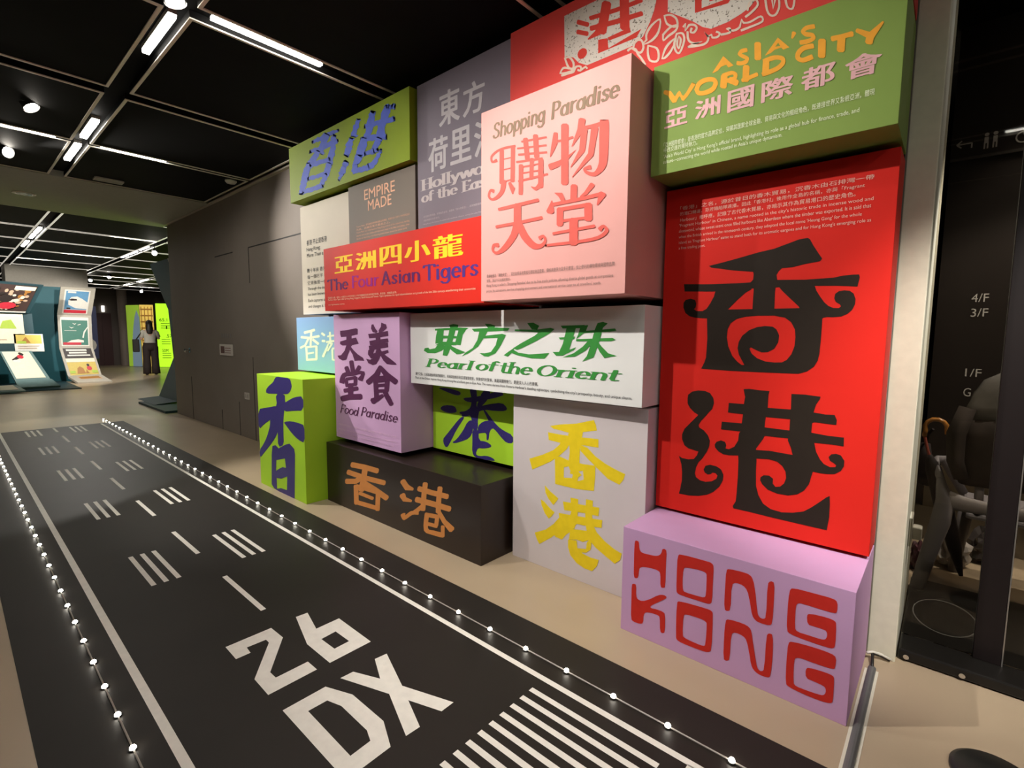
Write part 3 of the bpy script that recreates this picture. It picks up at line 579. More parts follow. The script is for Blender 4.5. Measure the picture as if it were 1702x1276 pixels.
   ('R',1,[[-3000,3422,-2987,3403,-3030,3291,-3158,3186,-3279,3160,-3344,3205,-3329,3261,-3262,3264,-3249,3253],[-3045,3437,-3068,3430,-3104,3326,-3204,3228,-3277,3188,-3315,3209,-3304,3237,-3262,3222,-3249,3230]]),
   ('R',1,[[-3001,3430,-2978,3421,-2900,3299,-2817,3218,-2756,3199,-2716,3224,-2729,3249,-2752,3230,-2767,3235],[-3038,3423,-3046,3407,-2971,3271,-2847,3168,-2736,3165,-2688,3218,-2719,3272,-2776,3266,-2780,3255]]),
  ]),
  ('character_hall', 'coral', [
   ('R',0,[[-2610,3607,-2608,3607,-2532,3592,-2503,3536,-2507,3526],[-2611,3604,-2610,3602,-2567,3566,-2542,3527,-2529,3522]]),
   ('R',0,[[-2396,3634,-2381,3620,-2383,3506,-2397,3497],[-2432,3642,-2447,3633,-2448,3518,-2434,3503]]),
   ('R',0,[[-2219,3601,-2217,3587,-2288,3533,-2345,3522,-2350,3523],[-2241,3619,-2257,3620,-2313,3559,-2354,3533,-2354,3530]]),
   ('R',0,[[-2634,3546,-2632,3544,-2611,3445,-2633,3435],[-2639,3547,-2641,3547,-2697,3469,-2681,3448]]),
   ('R',0,[[-2634,3520,-2627,3527,-2370,3525,-2151,3532,-2141,3525],[-2630,3503,-2619,3496,-2361,3495,-2141,3499,-2135,3507]]),
   ('R',0,[[-2118,3516,-2110,3497,-2181,3434,-2185,3434],[-2154,3536,-2175,3533,-2193,3441,-2191,3437]]),
   ('R',0,[[-2534,3474,-2518,3460,-2516,3328,-2530,3318],[-2570,3480,-2585,3470,-2583,3337,-2567,3323]]),
   ('R',0,[[-2563,3467,-2555,3475,-2266,3469,-2256,3462],[-2558,3449,-2548,3442,-2259,3437,-2252,3444]]),
   ('R',0,[[-2253,3466,-2235,3449,-2230,3333,-2246,3321],[-2294,3472,-2311,3460,-2305,3342,-2288,3326]]),
   ('R',0,[[-2540,3370,-2534,3375,-2254,3363,-2247,3358],[-2537,3356,-2530,3351,-2250,3340,-2244,3345]]),
   ('R',0,[[-2387,3367,-2367,3348,-2364,3157,-2383,3144],[-2434,3374,-2453,3361,-2451,3167,-2431,3149]]),
   ('R',0,[[-2627,3276,-2622,3281,-2404,3286,-2211,3290,-2203,3284],[-2624,3262,-2616,3257,-2398,3261,-2204,3264,-2199,3270]]),
   ('R',1,[[-2684,3185,-2678,3190,-2360,3185,-2179,3196,-2113,3230,-2125,3251,-2141,3228,-2156,3230],[-2682,3172,-2674,3167,-2354,3160,-2165,3169,-2076,3220,-2122,3276,-2171,3261,-2172,3249]]),
  ]),
  ('caption', 'greytext', [
   ('T', '香港被譽為「購物天堂」，其自由貿易政策吸引環球商品雲集，價格具競爭力且多元豐富，加上便利的購物環境與國際品牌', -1.7033, 1.474, -1.0087, 1.4917, 0.0, 0.0),
   ('T', '匯聚，滿足不同旅客的需求。', -1.7033, 1.4533, -1.5499, 1.4681, 0.0, 0.0),
   ('T', "Hong Kong is called a 'Shopping Paradise' due to its free trade policies, allowing diverse global goods at competitive", -1.7053, 1.429, -1.0135, 1.446, 0.0, 0.0),
   ('T', "prices. Its convenient, tax-free shopping environment and international service cater to all travellers' needs.", -1.7052, 1.4037, -1.0676, 1.42, 0.0, 0.0),
  ]),
 ],
 'asia': [
  ('lettering_asia', 'amber', [
   ('P',0,[[-1435,4301,-1361,4393,-1286,4305,-1321,4302,-1337,4326,-1373,4324,-1393,4306,-1422,4299]]),
   ('P',0,[[-1083,4300,-1008,4389,-934,4301,-971,4299,-984,4317,-1024,4317,-1046,4304],[-1021,4335,-1004,4355,-991,4330]]),
   ('R',1,[[-1196,4370,-1200,4364,-1227,4368,-1234,4365,-1215,4351,-1184,4320,-1197,4288,-1234,4288,-1262,4299,-1268,4308],[-1200,4386,-1208,4393,-1244,4396,-1262,4369,-1228,4333,-1210,4321,-1216,4316,-1238,4316,-1261,4326,-1267,4323]]),
   ('R',0,[[-1123,4402,-1112,4389,-1105,4288,-1114,4281],[-1146,4410,-1155,4404,-1148,4301,-1138,4288]]),
   ('R',0,[[-902,4383,-898,4373,-916,4348,-919,4348],[-916,4393,-924,4393,-927,4356,-925,4352]]),
   ('R',1,[[-790,4369,-794,4364,-833,4371,-846,4366,-836,4359,-799,4338,-784,4300,-817,4285,-866,4292,-873,4300],[-794,4385,-801,4393,-848,4400,-872,4375,-846,4337,-813,4321,-810,4317,-829,4315,-872,4322,-877,4317]]),
  ]),
  ('lettering_world', 'amber', [
   ('R',0,[[-1801,4290,-1792,4292,-1744,4271,-1693,4195,-1695,4183],[-1805,4275,-1799,4264,-1768,4245,-1729,4182,-1715,4176]]),
   ('R',1,[[-1721,4190,-1724,4199,-1678,4254,-1643,4206,-1586,4278,-1576,4277],[-1707,4178,-1698,4178,-1673,4213,-1640,4169,-1559,4254,-1561,4264]]),
   ('R',0,[[-1334,4260,-1324,4246,-1327,4171,-1337,4165],[-1360,4270,-1371,4264,-1374,4189,-1363,4175]]),
   ('R',1,[[-1364,4268,-1360,4274,-1299,4273,-1259,4243,-1265,4204,-1321,4200,-1330,4206],[-1358,4251,-1350,4244,-1298,4245,-1284,4238,-1288,4229,-1333,4229,-1336,4222]]),
   ('R',0,[[-1314,4231,-1301,4232,-1250,4196,-1244,4182],[-1322,4212,-1316,4197,-1264,4161,-1251,4163]]),
   ('R',0,[[-1188,4274,-1178,4260,-1177,4169,-1187,4162],[-1212,4283,-1222,4277,-1222,4184,-1212,4171]]),
   ('R',0,[[-1230,4191,-1227,4198,-1131,4208,-1123,4202],[-1224,4175,-1215,4169,-1119,4180,-1117,4187]]),
   ('R',0,[[-1061,4270,-1052,4257,-1051,4177,-1061,4171],[-1085,4279,-1094,4273,-1094,4192,-1084,4179]]),
   ('R',1,[[-1095,4274,-1091,4281,-1024,4282,-964,4252,-955,4203,-1000,4173,-1081,4166,-1090,4172],[-1089,4257,-1080,4250,-1019,4251,-983,4237,-982,4222,-1016,4204,-1093,4197,-1096,4190]]),
   ('R',1,[[-1562,4226,-1539,4273,-1481,4285,-1417,4265,-1389,4219,-1411,4174,-1471,4161,-1535,4179,-1562,4226],[-1526,4217,-1512,4242,-1471,4250,-1431,4241,-1423,4227,-1436,4205,-1482,4196,-1519,4204,-1526,4217]]),
  ]),
  ('lettering_city', 'amber', [
   ('R',1,[[-789,4250,-794,4244,-839,4250,-864,4235,-867,4219,-849,4207,-804,4211,-796,4203],[-793,4268,-801,4277,-854,4283,-891,4259,-892,4213,-849,4176,-793,4178,-790,4185]]),
   ('R',0,[[-736,4282,-726,4268,-722,4171,-731,4164],[-760,4291,-769,4284,-765,4187,-755,4173]]),
   ('R',0,[[-701,4275,-697,4283,-643,4275,-591,4273,-582,4265],[-696,4256,-688,4248,-636,4246,-582,4239,-578,4246]]),
   ('R',0,[[-630,4267,-621,4253,-620,4170,-630,4164],[-653,4277,-663,4271,-663,4188,-653,4173]]),
   ('R',0,[[-567,4277,-561,4278,-488,4228,-483,4215],[-571,4267,-568,4258,-499,4195,-489,4197]]),
   ('R',0,[[-430,4265,-430,4261,-474,4191,-486,4194],[-435,4271,-438,4272,-505,4230,-503,4216]]),
   ('R',0,[[-480,4222,-473,4208,-478,4162,-488,4158],[-501,4235,-511,4231,-517,4184,-509,4170]]),
  ]),
  ('character_sub', 'rose', [
   ('T', '亞', -0.8935, 2.0009, -0.8027, 2.0665, 0.016, 0.026),
  ]),
  ('character_continent', 'rose', [
   ('T', '洲', -0.775, 2.0025, -0.6818, 2.0676, 0.016, 0.026),
  ]),
  ('character_nation', 'rose', [
   ('T', '國', -0.6581, 1.9948, -0.5693, 2.0685, 0.016, 0.026),
  ]),
  ('character_border', 'rose', [
   ('T', '際', -0.5461, 1.9963, -0.4493, 2.0649, 0.016, 0.026),
  ]),
  ('character_capital', 'rose', [
   ('T', '都', -0.4262, 1.9981, -0.3316, 2.0655, 0.016, 0.026),
  ]),
  ('character_meet', 'rose', [
   ('T', '會', -0.3064, 1.993, -0.2135, 2.0598, 0.016, 0.026),
  ]),
  ('caption', 'palegreen', [
   ('T', '「亞洲國際都會」是香港的官方品牌定位，突顯其匯聚全球金融、貿易與文化的樞紐角色，既連接世界又紮根亞洲，體現', -0.8926, 1.9304, -0.225, 1.95, 0.0, 0.0),
   ('T', '中西交匯的獨特魅力。', -0.8918, 1.9118, -0.7606, 1.9298, 0.0, 0.0),
   ('T', "'Asia's World City' is Hong Kong's official brand, highlighting its role as a global hub for finance, trade, and", -0.8909, 1.8866, -0.2609, 1.9051, 0.0, 0.0),
   ('T', "culture—connecting the world while rooted in Asia's unique dynamism.", -0.8931, 1.8664, -0.4733, 1.8844, 0.0, 0.0),
  ]),
 ],
 'holly': [
  ('character_east', 'silver', [
   ('T', '東', -2.3225, 2.3959, -2.146, 2.5851, 0.014, 0.026),
  ]),
  ('character_side', 'silver', [
   ('T', '方', -2.1213, 2.397, -1.9523, 2.566, 0.014, 0.026),
  ]),
  ('character_lotus', 'silver', [
   ('T', '荷', -2.4214, 2.1622, -2.2472, 2.3513, 0.014, 0.026),
  ]),
  ('character_mile', 'silver', [
   ('T', '里', -2.2267, 2.1649, -2.0532, 2.3531, 0.014, 0.026),
  ]),
  ('character_live', 'silver', [
   ('T', '活', -2.0325, 2.1625, -1.8453, 2.3492, 0.014, 0.026),
  ]),
  ('lettering', 'silver2', [
   ('N', 'Hollywood', -2.489, 2.0725, -1.8073, 2.1345, 'fat'),
   ('N', 'of the East', -2.4863, 2.0017, -1.9115, 2.0586, 'fat'),
  ]),
  ('caption', 'silver', [
   ('T', '香港電影業興盛，影響遍及全球，被譽為「東方荷里活」，造就無數經典電影與國際巨星，', -2.4725, 1.9094, -1.8626, 1.922, 0.0, 0.0),
   ('T', '成就輝煌的光影年代。', -2.4728, 1.8875, -2.3217, 1.8985, 0.0, 0.0),
   ('T', "Hong Kong's film industry flourished with worldwide influence, earning the name 'Hollywood of the East'.", -2.4732, 1.8655, -1.8624, 1.8765, 0.0, 0.0),
  ]),
 ],
 'empire': [
  ('lettering_empire', 'peach', [
   ('T', 'EMPIRE', -3.1136, 2.1222, -2.7593, 2.1904, 0.004, 0.004),
  ]),
  ('lettering_made', 'peach', [
   ('T', 'MADE', -3.0686, 2.0442, -2.7986, 2.1122, 0.004, 0.004),
  ]),
  ('caption', 'peach', [
   ('T', '「Empire Made」是英國殖民時期香港產品的標籤，常見於五十至六十年代的出口', -3.2191, 1.9474, -2.6116, 1.9624, 0.0, 0.0),
   ('T', '玩具、紡織及電子產品之上。', -3.2199, 1.9282, -2.819, 1.9431, 0.0, 0.0),
   ('T', "'Empire Made' was a label found on Hong Kong products of the colonial era, marking", -3.2208, 1.9068, -2.6124, 1.9217, 0.0, 0.0),
   ('T', 'exports such as toys, textiles and electronics made in the fifties and sixties, when', -3.2216, 1.8853, -2.6128, 1.9003, 0.0, 0.0),
   ('T', 'the city was becoming a manufacturing centre known around the whole world.', -3.2225, 1.8638, -2.6372, 1.8789, 0.0, 0.0),
  ]),
 ],
 'white': [
  ('lettering', 'black', [
   ('T', '香港 不止是香港', -4.014, 1.9177, -3.6887, 1.9597, 0.006, 0.006),
   ('T', 'Hong Kong:', -4.0178, 1.862, -3.796, 1.9004, 0.006, 0.006),
   ('T', 'More Than a City', -4.0157, 1.813, -3.6474, 1.8528, 0.006, 0.006),
  ]),
  ('caption', 'black', [
   ('T', '數十年來 香港在不同', -4.0207, 1.6992, -3.5723, 1.733, 0.0, 0.0),
   ('T', '每一個名字 都記錄', -4.0187, 1.6486, -3.5979, 1.6812, 0.0, 0.0),
   ('T', '它背後是一個城市', -4.0166, 1.6005, -3.6004, 1.6319, 0.0, 0.0),
   ('T', 'Through the decades, Hong Kong', -4.0199, 1.5513, -3.423, 1.5816, 0.0, 0.0),
   ('T', 'has been known by many names.', -4.0176, 1.5054, -3.4692, 1.5371, 0.0, 0.0),
   ('T', 'Each captures a moment in time', -4.0156, 1.4545, -3.4495, 1.4875, 0.0, 0.0),
   ('T', 'and changes it. Explore them', -4.0161, 1.4074, -3.5186, 1.4392, 0.0, 0.0),
  ]),
 ],
 'crimson': [
  ('plate', 'plate', [
   ('P',0,[[-2839,5285,-2492,5280,-1921,5278,-1929,5126,-1960,4987,-1993,4911,-2049,4823,-2138,4783,-2360,4780,-2582,4778,-2672,4829,-2728,4891,-2803,4931,-2827,4925]]),
   ('P',0,[[-1858,5287,-1844,4929,-1767,4874,-1698,4823,-1630,4772,-1563,4711,-1499,4675,-1377,4676,-1285,4697,-1229,4720,-1197,4752,-1159,4869,-1144,5187]]),
  ]),
  ('character_gong', 'crim', [
   ('R',0,[[-2697,5193,-2683,5194,-2576,5130,-2568,5116],[-2704,5174,-2696,5160,-2588,5097,-2574,5098]]),
   ('R',0,[[-2700,5111,-2687,5113,-2581,5057,-2572,5043],[-2705,5092,-2696,5078,-2589,5022,-2576,5024]]),
   ('R',0,[[-2370,5216,-2352,5190,-2395,4976,-2419,4971],[-2420,5244,-2445,5240,-2489,5024,-2471,4998]]),
   ('R',0,[[-2210,5234,-2189,5209,-2174,4935,-2193,4925],[-2259,5254,-2278,5245,-2263,4967,-2242,4942]]),
   ('R',0,[[-2574,5171,-2568,5178,-2314,5144,-2081,5126,-2070,5116],[-2566,5149,-2553,5138,-2299,5105,-2066,5088,-2061,5096]]),
   ('R',0,[[-2566,5086,-2558,5094,-2311,5054,-2075,5025,-2062,5014],[-2558,5061,-2544,5048,-2296,5010,-2060,4983,-2053,4991]]),
   ('R',0,[[-2419,5052,-2410,5028,-2460,4984,-2574,4986,-2579,4988],[-2462,5085,-2487,5087,-2508,5034,-2583,4998,-2583,4995]]),
   ('P',1,[[-2688,4892,-2678,4931,-2630,4940,-2589,4914,-2584,4873,-2619,4847,-2664,4855]]),
   ('P',0,[[-2474,4950,-2381,4930,-2371,4845,-2066,4887,-2109,4835,-2471,4838]]),
   ('P',0,[[-2382,4934,-2174,4938,-2160,4896,-2364,4904]]),
  ]),
  ('character_heung', 'crim', [
   ('P',0,[[-1637,5074,-1585,5052,-1576,4849,-1397,4839,-1350,4843,-1383,4805,-1626,4834]]),
   ('P',0,[[-1522,4908,-1400,4904,-1398,4857,-1520,4872]]),
  ]),
  ('ornament', 'plateline', [
   ('R',1,[[-2008,4779,-2039,4763,-1979,4772,-1926,4813,-1911,4892,-1970,4871,-2010,4825,-2008,4779],[-2027,4791,-2054,4758,-1967,4754,-1908,4800,-1902,4902,-1984,4888,-2029,4837,-2027,4791]]),
   ('R',1,[[-1879,4916,-1821,4905,-1765,4853,-1753,4791,-1794,4792,-1854,4840,-1879,4916],[-1863,4901,-1824,4891,-1780,4850,-1769,4805,-1793,4808,-1841,4846,-1863,4901]]),
   ('R',1,[[-1885,4778,-1823,4813,-1754,4801,-1768,4756,-1824,4738,-1875,4722,-1885,4778],[-1867,4766,-1814,4796,-1767,4795,-1783,4771,-1836,4755,-1868,4735,-1867,4766]]),
   ('R',1,[[-2146,4756,-2123,4817,-2058,4803,-2033,4731,-2069,4695,-2146,4756],[-2128,4756,-2109,4799,-2068,4792,-2052,4741,-2074,4714,-2128,4756]]),
   ('R',1,[[-2007,4743,-1920,4692,-1898,4621,-1918,4580,-1988,4612,-2012,4685,-2007,4743],[-1995,4725,-1933,4685,-1917,4628,-1928,4598,-1976,4621,-1993,4681,-1995,4725]]),
   ('R',1,[[-1884,4592,-1863,4664,-1821,4701,-1761,4708,-1797,4620,-1847,4584,-1884,4592],[-1871,4599,-1846,4650,-1808,4685,-1772,4699,-1812,4634,-1857,4602,-1871,4599]]),
   ('R',1,[[-1770,4745,-1712,4727,-1693,4661,-1731,4579,-1774,4612,-1789,4678,-1770,4745],[-1758,4729,-1722,4718,-1710,4669,-1738,4597,-1760,4616,-1771,4671,-1758,4729]]),
   ('R',1,[[-1748,4721,-1720,4679,-1739,4615,-1767,4663,-1748,4721],[-1745,4704,-1738,4683,-1742,4632,-1749,4658,-1745,4704]]),
   ('R',1,[[-1717,4769,-1719,4774,-1693,4790,-1694,4741,-1673,4772,-1623,4755,-1599,4718,-1622,4688,-1660,4707,-1655,4738,-1650,4739],[-1709,4761,-1704,4760,-1698,4776,-1699,4728,-1664,4754,-1630,4743,-1615,4723,-1631,4705,-1646,4710,-1638,4727,-1641,4733]]),
   ('R',1,[[-1673,4720,-1669,4715,-1660,4657,-1622,4625,-1557,4608,-1619,4602,-1660,4597,-1666,4600],[-1683,4722,-1686,4720,-1674,4653,-1624,4610,-1573,4609,-1627,4619,-1669,4614,-1670,4610]]),
   ('R',1,[[-1669,4611,-1666,4614,-1550,4591,-1523,4619,-1551,4675,-1518,4637,-1492,4637,-1480,4613,-1451,4607,-1440,4618,-1461,4633,-1463,4638],[-1667,4601,-1663,4597,-1540,4574,-1506,4613,-1540,4658,-1521,4623,-1497,4625,-1487,4602,-1441,4591,-1425,4617,-1454,4644,-1459,4644]]),
   ('R',1,[[-1426,4611,-1424,4614,-1390,4607,-1366,4606,-1367,4622,-1374,4626,-1339,4609,-1300,4615,-1284,4661,-1265,4633,-1224,4624,-1153,4633,-1136,4583,-1217,4574,-1276,4573,-1281,4577],[-1424,4602,-1420,4597,-1385,4591,-1352,4593,-1359,4631,-1390,4632,-1337,4593,-1288,4601,-1281,4646,-1270,4622,-1219,4609,-1158,4621,-1149,4594,-1223,4590,-1282,4590,-1284,4586]]),
   ('R',1,[[-1260,4666,-1260,4671,-1221,4687,-1185,4715,-1197,4747,-1229,4738,-1237,4697,-1241,4696],[-1254,4658,-1250,4655,-1210,4672,-1170,4707,-1193,4760,-1241,4752,-1251,4706,-1249,4701]]),
   ('R',1,[[-1130,4751,-1126,4746,-1109,4653,-1087,4613,-1062,4609,-1045,4648,-1053,4715,-1051,4717],[-1138,4753,-1141,4750,-1122,4653,-1092,4602,-1053,4594,-1032,4640,-1039,4710,-1043,4714]]),
   ('R',0,[[-1086,4732,-1083,4728,-1077,4654,-1072,4714,-1068,4715],[-1094,4735,-1097,4732,-1077,4639,-1058,4705,-1061,4710]]),
   ('R',1,[[-1003,4698,-999,4695,-983,4625,-958,4607,-952,4675,-949,4676],[-1010,4700,-1013,4697,-992,4619,-949,4592,-939,4667,-941,4672]]),
   ('R',1,[[-2191,4763,-2190,4768,-2155,4777,-2106,4749,-2081,4702,-2050,4659,-2015,4601,-2016,4596],[-2184,4753,-2177,4750,-2151,4759,-2118,4740,-2098,4698,-2066,4654,-2031,4597,-2025,4594]]),
  ]),
  ('ornament_small', 'plateline', [
   ('R',1,[[-2833,4923,-2771,4917,-2716,4846,-2727,4787,-2791,4824,-2833,4923],[-2810,4907,-2778,4902,-2739,4849,-2740,4807,-2774,4832,-2810,4907]]),
   ('R',1,[[-2883,4803,-2845,4848,-2771,4822,-2710,4785,-2797,4774,-2883,4803],[-2862,4806,-2833,4827,-2774,4804,-2734,4791,-2803,4794,-2862,4806]]),
   ('R',1,[[-2860,4783,-2857,4788,-2776,4782,-2733,4778,-2705,4812,-2641,4791,-2641,4746,-2679,4759,-2684,4765],[-2856,4772,-2849,4767,-2768,4762,-2717,4759,-2692,4792,-2657,4783,-2657,4765,-2677,4777,-2682,4775]]),
   ('R',0,[[-2650,4763,-2648,4769,-2594,4778,-2572,4753,-2573,4748],[-2642,4752,-2635,4749,-2597,4761,-2590,4748,-2582,4744]]),
  ]),
 ],
 'moss': [
  ('character_heung', 'brush', [
   ('R',0,[[-6693,5252,-6702,5243,-7005,5235,-7406,5257,-7431,5268],[-6709,5275,-6732,5285,-7058,5308,-7439,5302,-7450,5292]]),
   ('R',0,[[-6969,5274,-6944,5242,-7117,5046,-7172,5045],[-7065,5314,-7119,5314,-7298,5116,-7272,5084]]),
   ('R',0,[[-7524,5173,-7507,5186,-7121,5175,-6772,5164,-6738,5149],[-7503,5140,-7470,5126,-7066,5094,-6726,5099,-6712,5113]]),
   ('R',0,[[-7241,5091,-7233,5069,-7420,4954,-7682,4851,-7720,4854],[-7305,5126,-7349,5131,-7579,5037,-7783,4901,-7775,4882]]),
   ('R',0,[[-6783,5203,-6760,5181,-6868,4855,-6909,4848],[-6853,5225,-6887,5221,-7024,4900,-6995,4873]]),
   ('R',0,[[-7534,4985,-7513,4961,-7627,4773,-7769,4584,-7811,4579],[-7611,5012,-7653,5010,-7818,4833,-7919,4626,-7894,4602]]),
   ('R',0,[[-6924,4856,-6904,4831,-6996,4700,-7166,4588,-7203,4588],[-7001,4884,-7044,4883,-7156,4763,-7276,4633,-7263,4613]]),
   ('R',0,[[-7541,4975,-7521,4989,-7014,4960,-6980,4944],[-7520,4937,-7482,4920,-6979,4895,-6960,4908]]),
   ('R',0,[[-7606,4792,-7586,4804,-7115,4772,-7085,4757],[-7591,4760,-7559,4745,-7089,4715,-7071,4726]]),
   ('R',0,[[-7791,4630,-7770,4644,-7240,4628,-7204,4612],[-7770,4591,-7731,4575,-7204,4562,-7184,4576]]),
  ]),
  ('character_gong', 'brush', [
   ('R',0,[[-6165,5258,-6152,5241,-6234,5070,-6277,5068],[-6213,5278,-6239,5278,-6381,5129,-6358,5100]]),
   ('R',0,[[-6336,5053,-6320,5031,-6426,4861,-6468,4859],[-6398,5078,-6432,5077,-6569,4916,-6547,4889]]),
   ('R',0,[[-6481,4786,-6462,4762,-6539,4662,-6682,4581,-6702,4581],[-6551,4814,-6591,4812,-6673,4716,-6742,4607,-6735,4595]]),
   ('R',0,[[-5805,5255,-5782,5229,-5921,4959,-5960,4955],[-5880,5286,-5918,5283,-6062,5011,-6038,4984]]),
   ('R',0,[[-5487,5226,-5463,5195,-5634,4887,-5678,4883],[-5570,5261,-5614,5259,-5791,4948,-5765,4916]]),
   ('R',0,[[-6036,5157,-6019,5168,-5721,5138,-5426,5103,-5396,5085],[-6023,5125,-5996,5109,-5691,5064,-5398,5035,-5381,5048]]),
   ('R',0,[[-5539,5265,-5516,5272,-5378,5233,-5357,5214],[-5540,5235,-5518,5216,-5380,5177,-5358,5184]]),
   ('R',0,[[-6112,5020,-6084,5031,-5592,4932,-5564,4912],[-6107,4981,-6076,4959,-5584,4864,-5559,4874]]),
   ('R',0,[[-5989,4972,-5966,4940,-6119,4746,-6171,4744],[-6079,5011,-6129,5010,-6288,4814,-6264,4781]]),
   ('R',0,[[-5670,4901,-5658,4878,-5789,4762,-5826,4764],[-5730,4931,-5767,4933,-5900,4817,-5887,4794]]),
   ('R',0,[[-6050,4811,-6035,4823,-5794,4810,-5766,4796],[-6034,4779,-6005,4764,-5766,4752,-5751,4764]]),
   ('R',1,[[-6139,4788,-6118,4760,-6232,4661,-6051,4647,-5846,4673,-5710,4771,-5693,4771],[-6220,4821,-6265,4819,-6374,4631,-6003,4564,-5765,4618,-5661,4747,-5667,4758]]),
  ]),
 ],
}


INK = {}
def ink(name, col, **k): INK[name] = mat('print_'+name, col, k.pop('rough', 0.6), 0.1, **k)
for n_, c_ in dict(ink=(.022, .016, .012), cap=(.75, .45, .38), hkred=(.55, .028, .02), yellow=(.82, .62, .02), orange=(.62, .25, .075), pale=(.74, .80, .62), plum=(.105, .028, .085), softpink=(.78, .55, .72),
  emerald=(.045, .26, .05), black=(.03, .03, .03), gold=(.88, .56, .02), violet=(.11, .010, .10), magenta=(.30, .008, .20), indigo2=(.07, .025, .17), cream=(.8, .5, .35), taupe=(.22, .15, .10), coral=(.62, .105, .085),
  greytext=(.2, .13, .12), amber=(.8, .36, .04), rose=(.72, .42, .42), palegreen=(.78, .84, .58), silver=(.48, .45, .47), silver2=(.5, .45, .45), peach=(.80, .46, .30), crim=(.6, .05, .035), plateline=(.68, .55, .45), brush=(.10, .15, .56)).items(): ink(n_, c_)
INK['indigo'] = speckled('print_indigo', (.035, .025, .17), (.45, .42, .55), 260, .70)
INK['plate'] = speckled('print_plate', (.62, .57, .50), (.16, .13, .10), 120, .61)
PARTLABEL = {'ink': 'black', 'hkred': 'red', 'yellow': 'yellow', 'orange': 'orange', 'indigo': 'dark blue', 'pale': 'pale green', 'plum': 'dark purple', 'emerald': 'green', 'gold': 'yellow', 'violet': 'violet', 'magenta': 'magenta', 'indigo2': 'indigo', 'coral': 'coral red',
  'taupe': 'taupe', 'amber': 'orange', 'rose': 'pale pink', 'silver': 'silver grey', 'silver2': 'silver grey', 'peach': 'peach', 'crim': 'red', 'plateline': 'cream line', 'brush': 'blue violet', 'black': 'black', 'cap': 'pale', 'softpink': 'pale pink', 'cream': 'cream', 'greytext': 'grey', 'palegreen': 'pale green', 'plate': 'speckled cream'}
def lay_art(key, y, parent):
    n = 0
    for part, colr, items in [(p, c, g) for p, c, it in ART[key] for g in ([[i] for i in it] if p == 'caption' else [it])]:
        bm = bmesh.new()
        for it in items:
            if part != 'caption': n += 1
            yy = y-0.0008-0.00004*n
            put = (lambda yy: (lambda x, z, e=0.0: (x, yy-e, z)))(yy)
            if it[0] == 'P':
                loops = [pairs(l) for l in it[2]]
                if it[1]: loops = [chaikin(l) for l in loops]
                fill(bm, loops, put)
            elif it[0] == 'R':
                L, R = pairs(it[2][0]), pairs(it[2][1])
                if colr == 'brush':
                    jr = random.Random(n); L, R = [[(x+jr.gauss(0, .007), z+jr.gauss(0, .003)) for x, z in catmull(q, 9)] for q in (L, R)]
                elif it[1]: L, R = catmull(L), catmull(R)
                a = [bm.verts.new(put(*p)) for p in L]; b = [bm.verts.new(put(*p)) for p in R]
                for i in range(len(a)-1):
                    try: bm.faces.new((a[i], b[i], b[i+1], a[i+1]))
                    except ValueError: pass
            elif it[0] == 'N':
                pen_text(bm, it[1], it[2], it[3], it[4], it[5], it[6], put)
            elif it[0] == 'T':
                TXT.append((bm, it[1], it[2], it[3], it[4], it[5], it[6], it[7], put))
        if TXT: flush_text()
        bmesh.ops.recalc_face_normals(bm, faces=bm.faces[:])
        nm = 'character' if part.startswith('character') else 'lettering' if part.startswith('lettering') else 'ornament' if part.startswith('ornament') else 'caption_line' if part == 'caption' else part
        o = obj(nm, bm, INK[colr], parent)
        o['label'] = PARTLABEL[colr]+{'character': ' Chinese character', 'lettering': ' lettering', 'caption_line': ' line of small caption text', 'plate': ' plate', 'ornament': ' flower ornament'}[nm]

# ================================================================== THE SETTING
Mfloor = mat('polished_concrete', (.46, .36, .245), .32, .5, var=.08, vscale=1.6, bump=.03, bscale=60)
Mwall = mat('brown_wall_paint', (.25, .21, .18), .6, .3, var=.04, vscale=3)
Mceil = mat('black_ceiling_tile', (.004, .004, .004), .7, .08, var=.2, vscale=4)
Mtrim = mat('pale_metal_trim', (.52, .45, .38), .35, .5)
Msoff = mat('grey_soffit_paint', (.38, .37, .32), .6, .3)
Mdark = mat('dark_recess', (.012, .01, .009), .6, .3)
Mpost = mat('cream_post_paint', (.72, .70, .56), .5, .4)
Mdarkwall = mat('dark_wall', (.03, .022, .018), .6, .3)
struct('floor', B(-26, 4, -5, 9, -.06, 0), Mfloor)
struct('ceiling', B(-26, 4, -5, 9, 2.81, 2.9), Mceil)
struct('wall_back', B(-8.66, -.161, 2.26, 2.40, 0, 2.81), Mwall)
bm = bmesh.new(); box(bm, -.161, -.075, 2.257, 2.95, 0, 2.81, .003)
struct('trim_1', bm, Mpost)
struct('wall_left', B(-26, 4, -5.1, -5, 0, 2.81), Mdarkwall)
struct('wall_front', B(4, 4.1, -5, 9, 0, 2.81), Mdarkwall)
struct('wall_far', B(-26.1, -26, -5, 9, 0, 2.81), Mdarkwall)
struct('wall_right', B(-.075, 4, 4.6, 4.7, 0, 2.81), mat('lobby_wall', (.55, .48, .36), .6, .3))
struct('wall_end', B(-26, -.075, 9, 9.1, 0, 2.81), Mdarkwall)
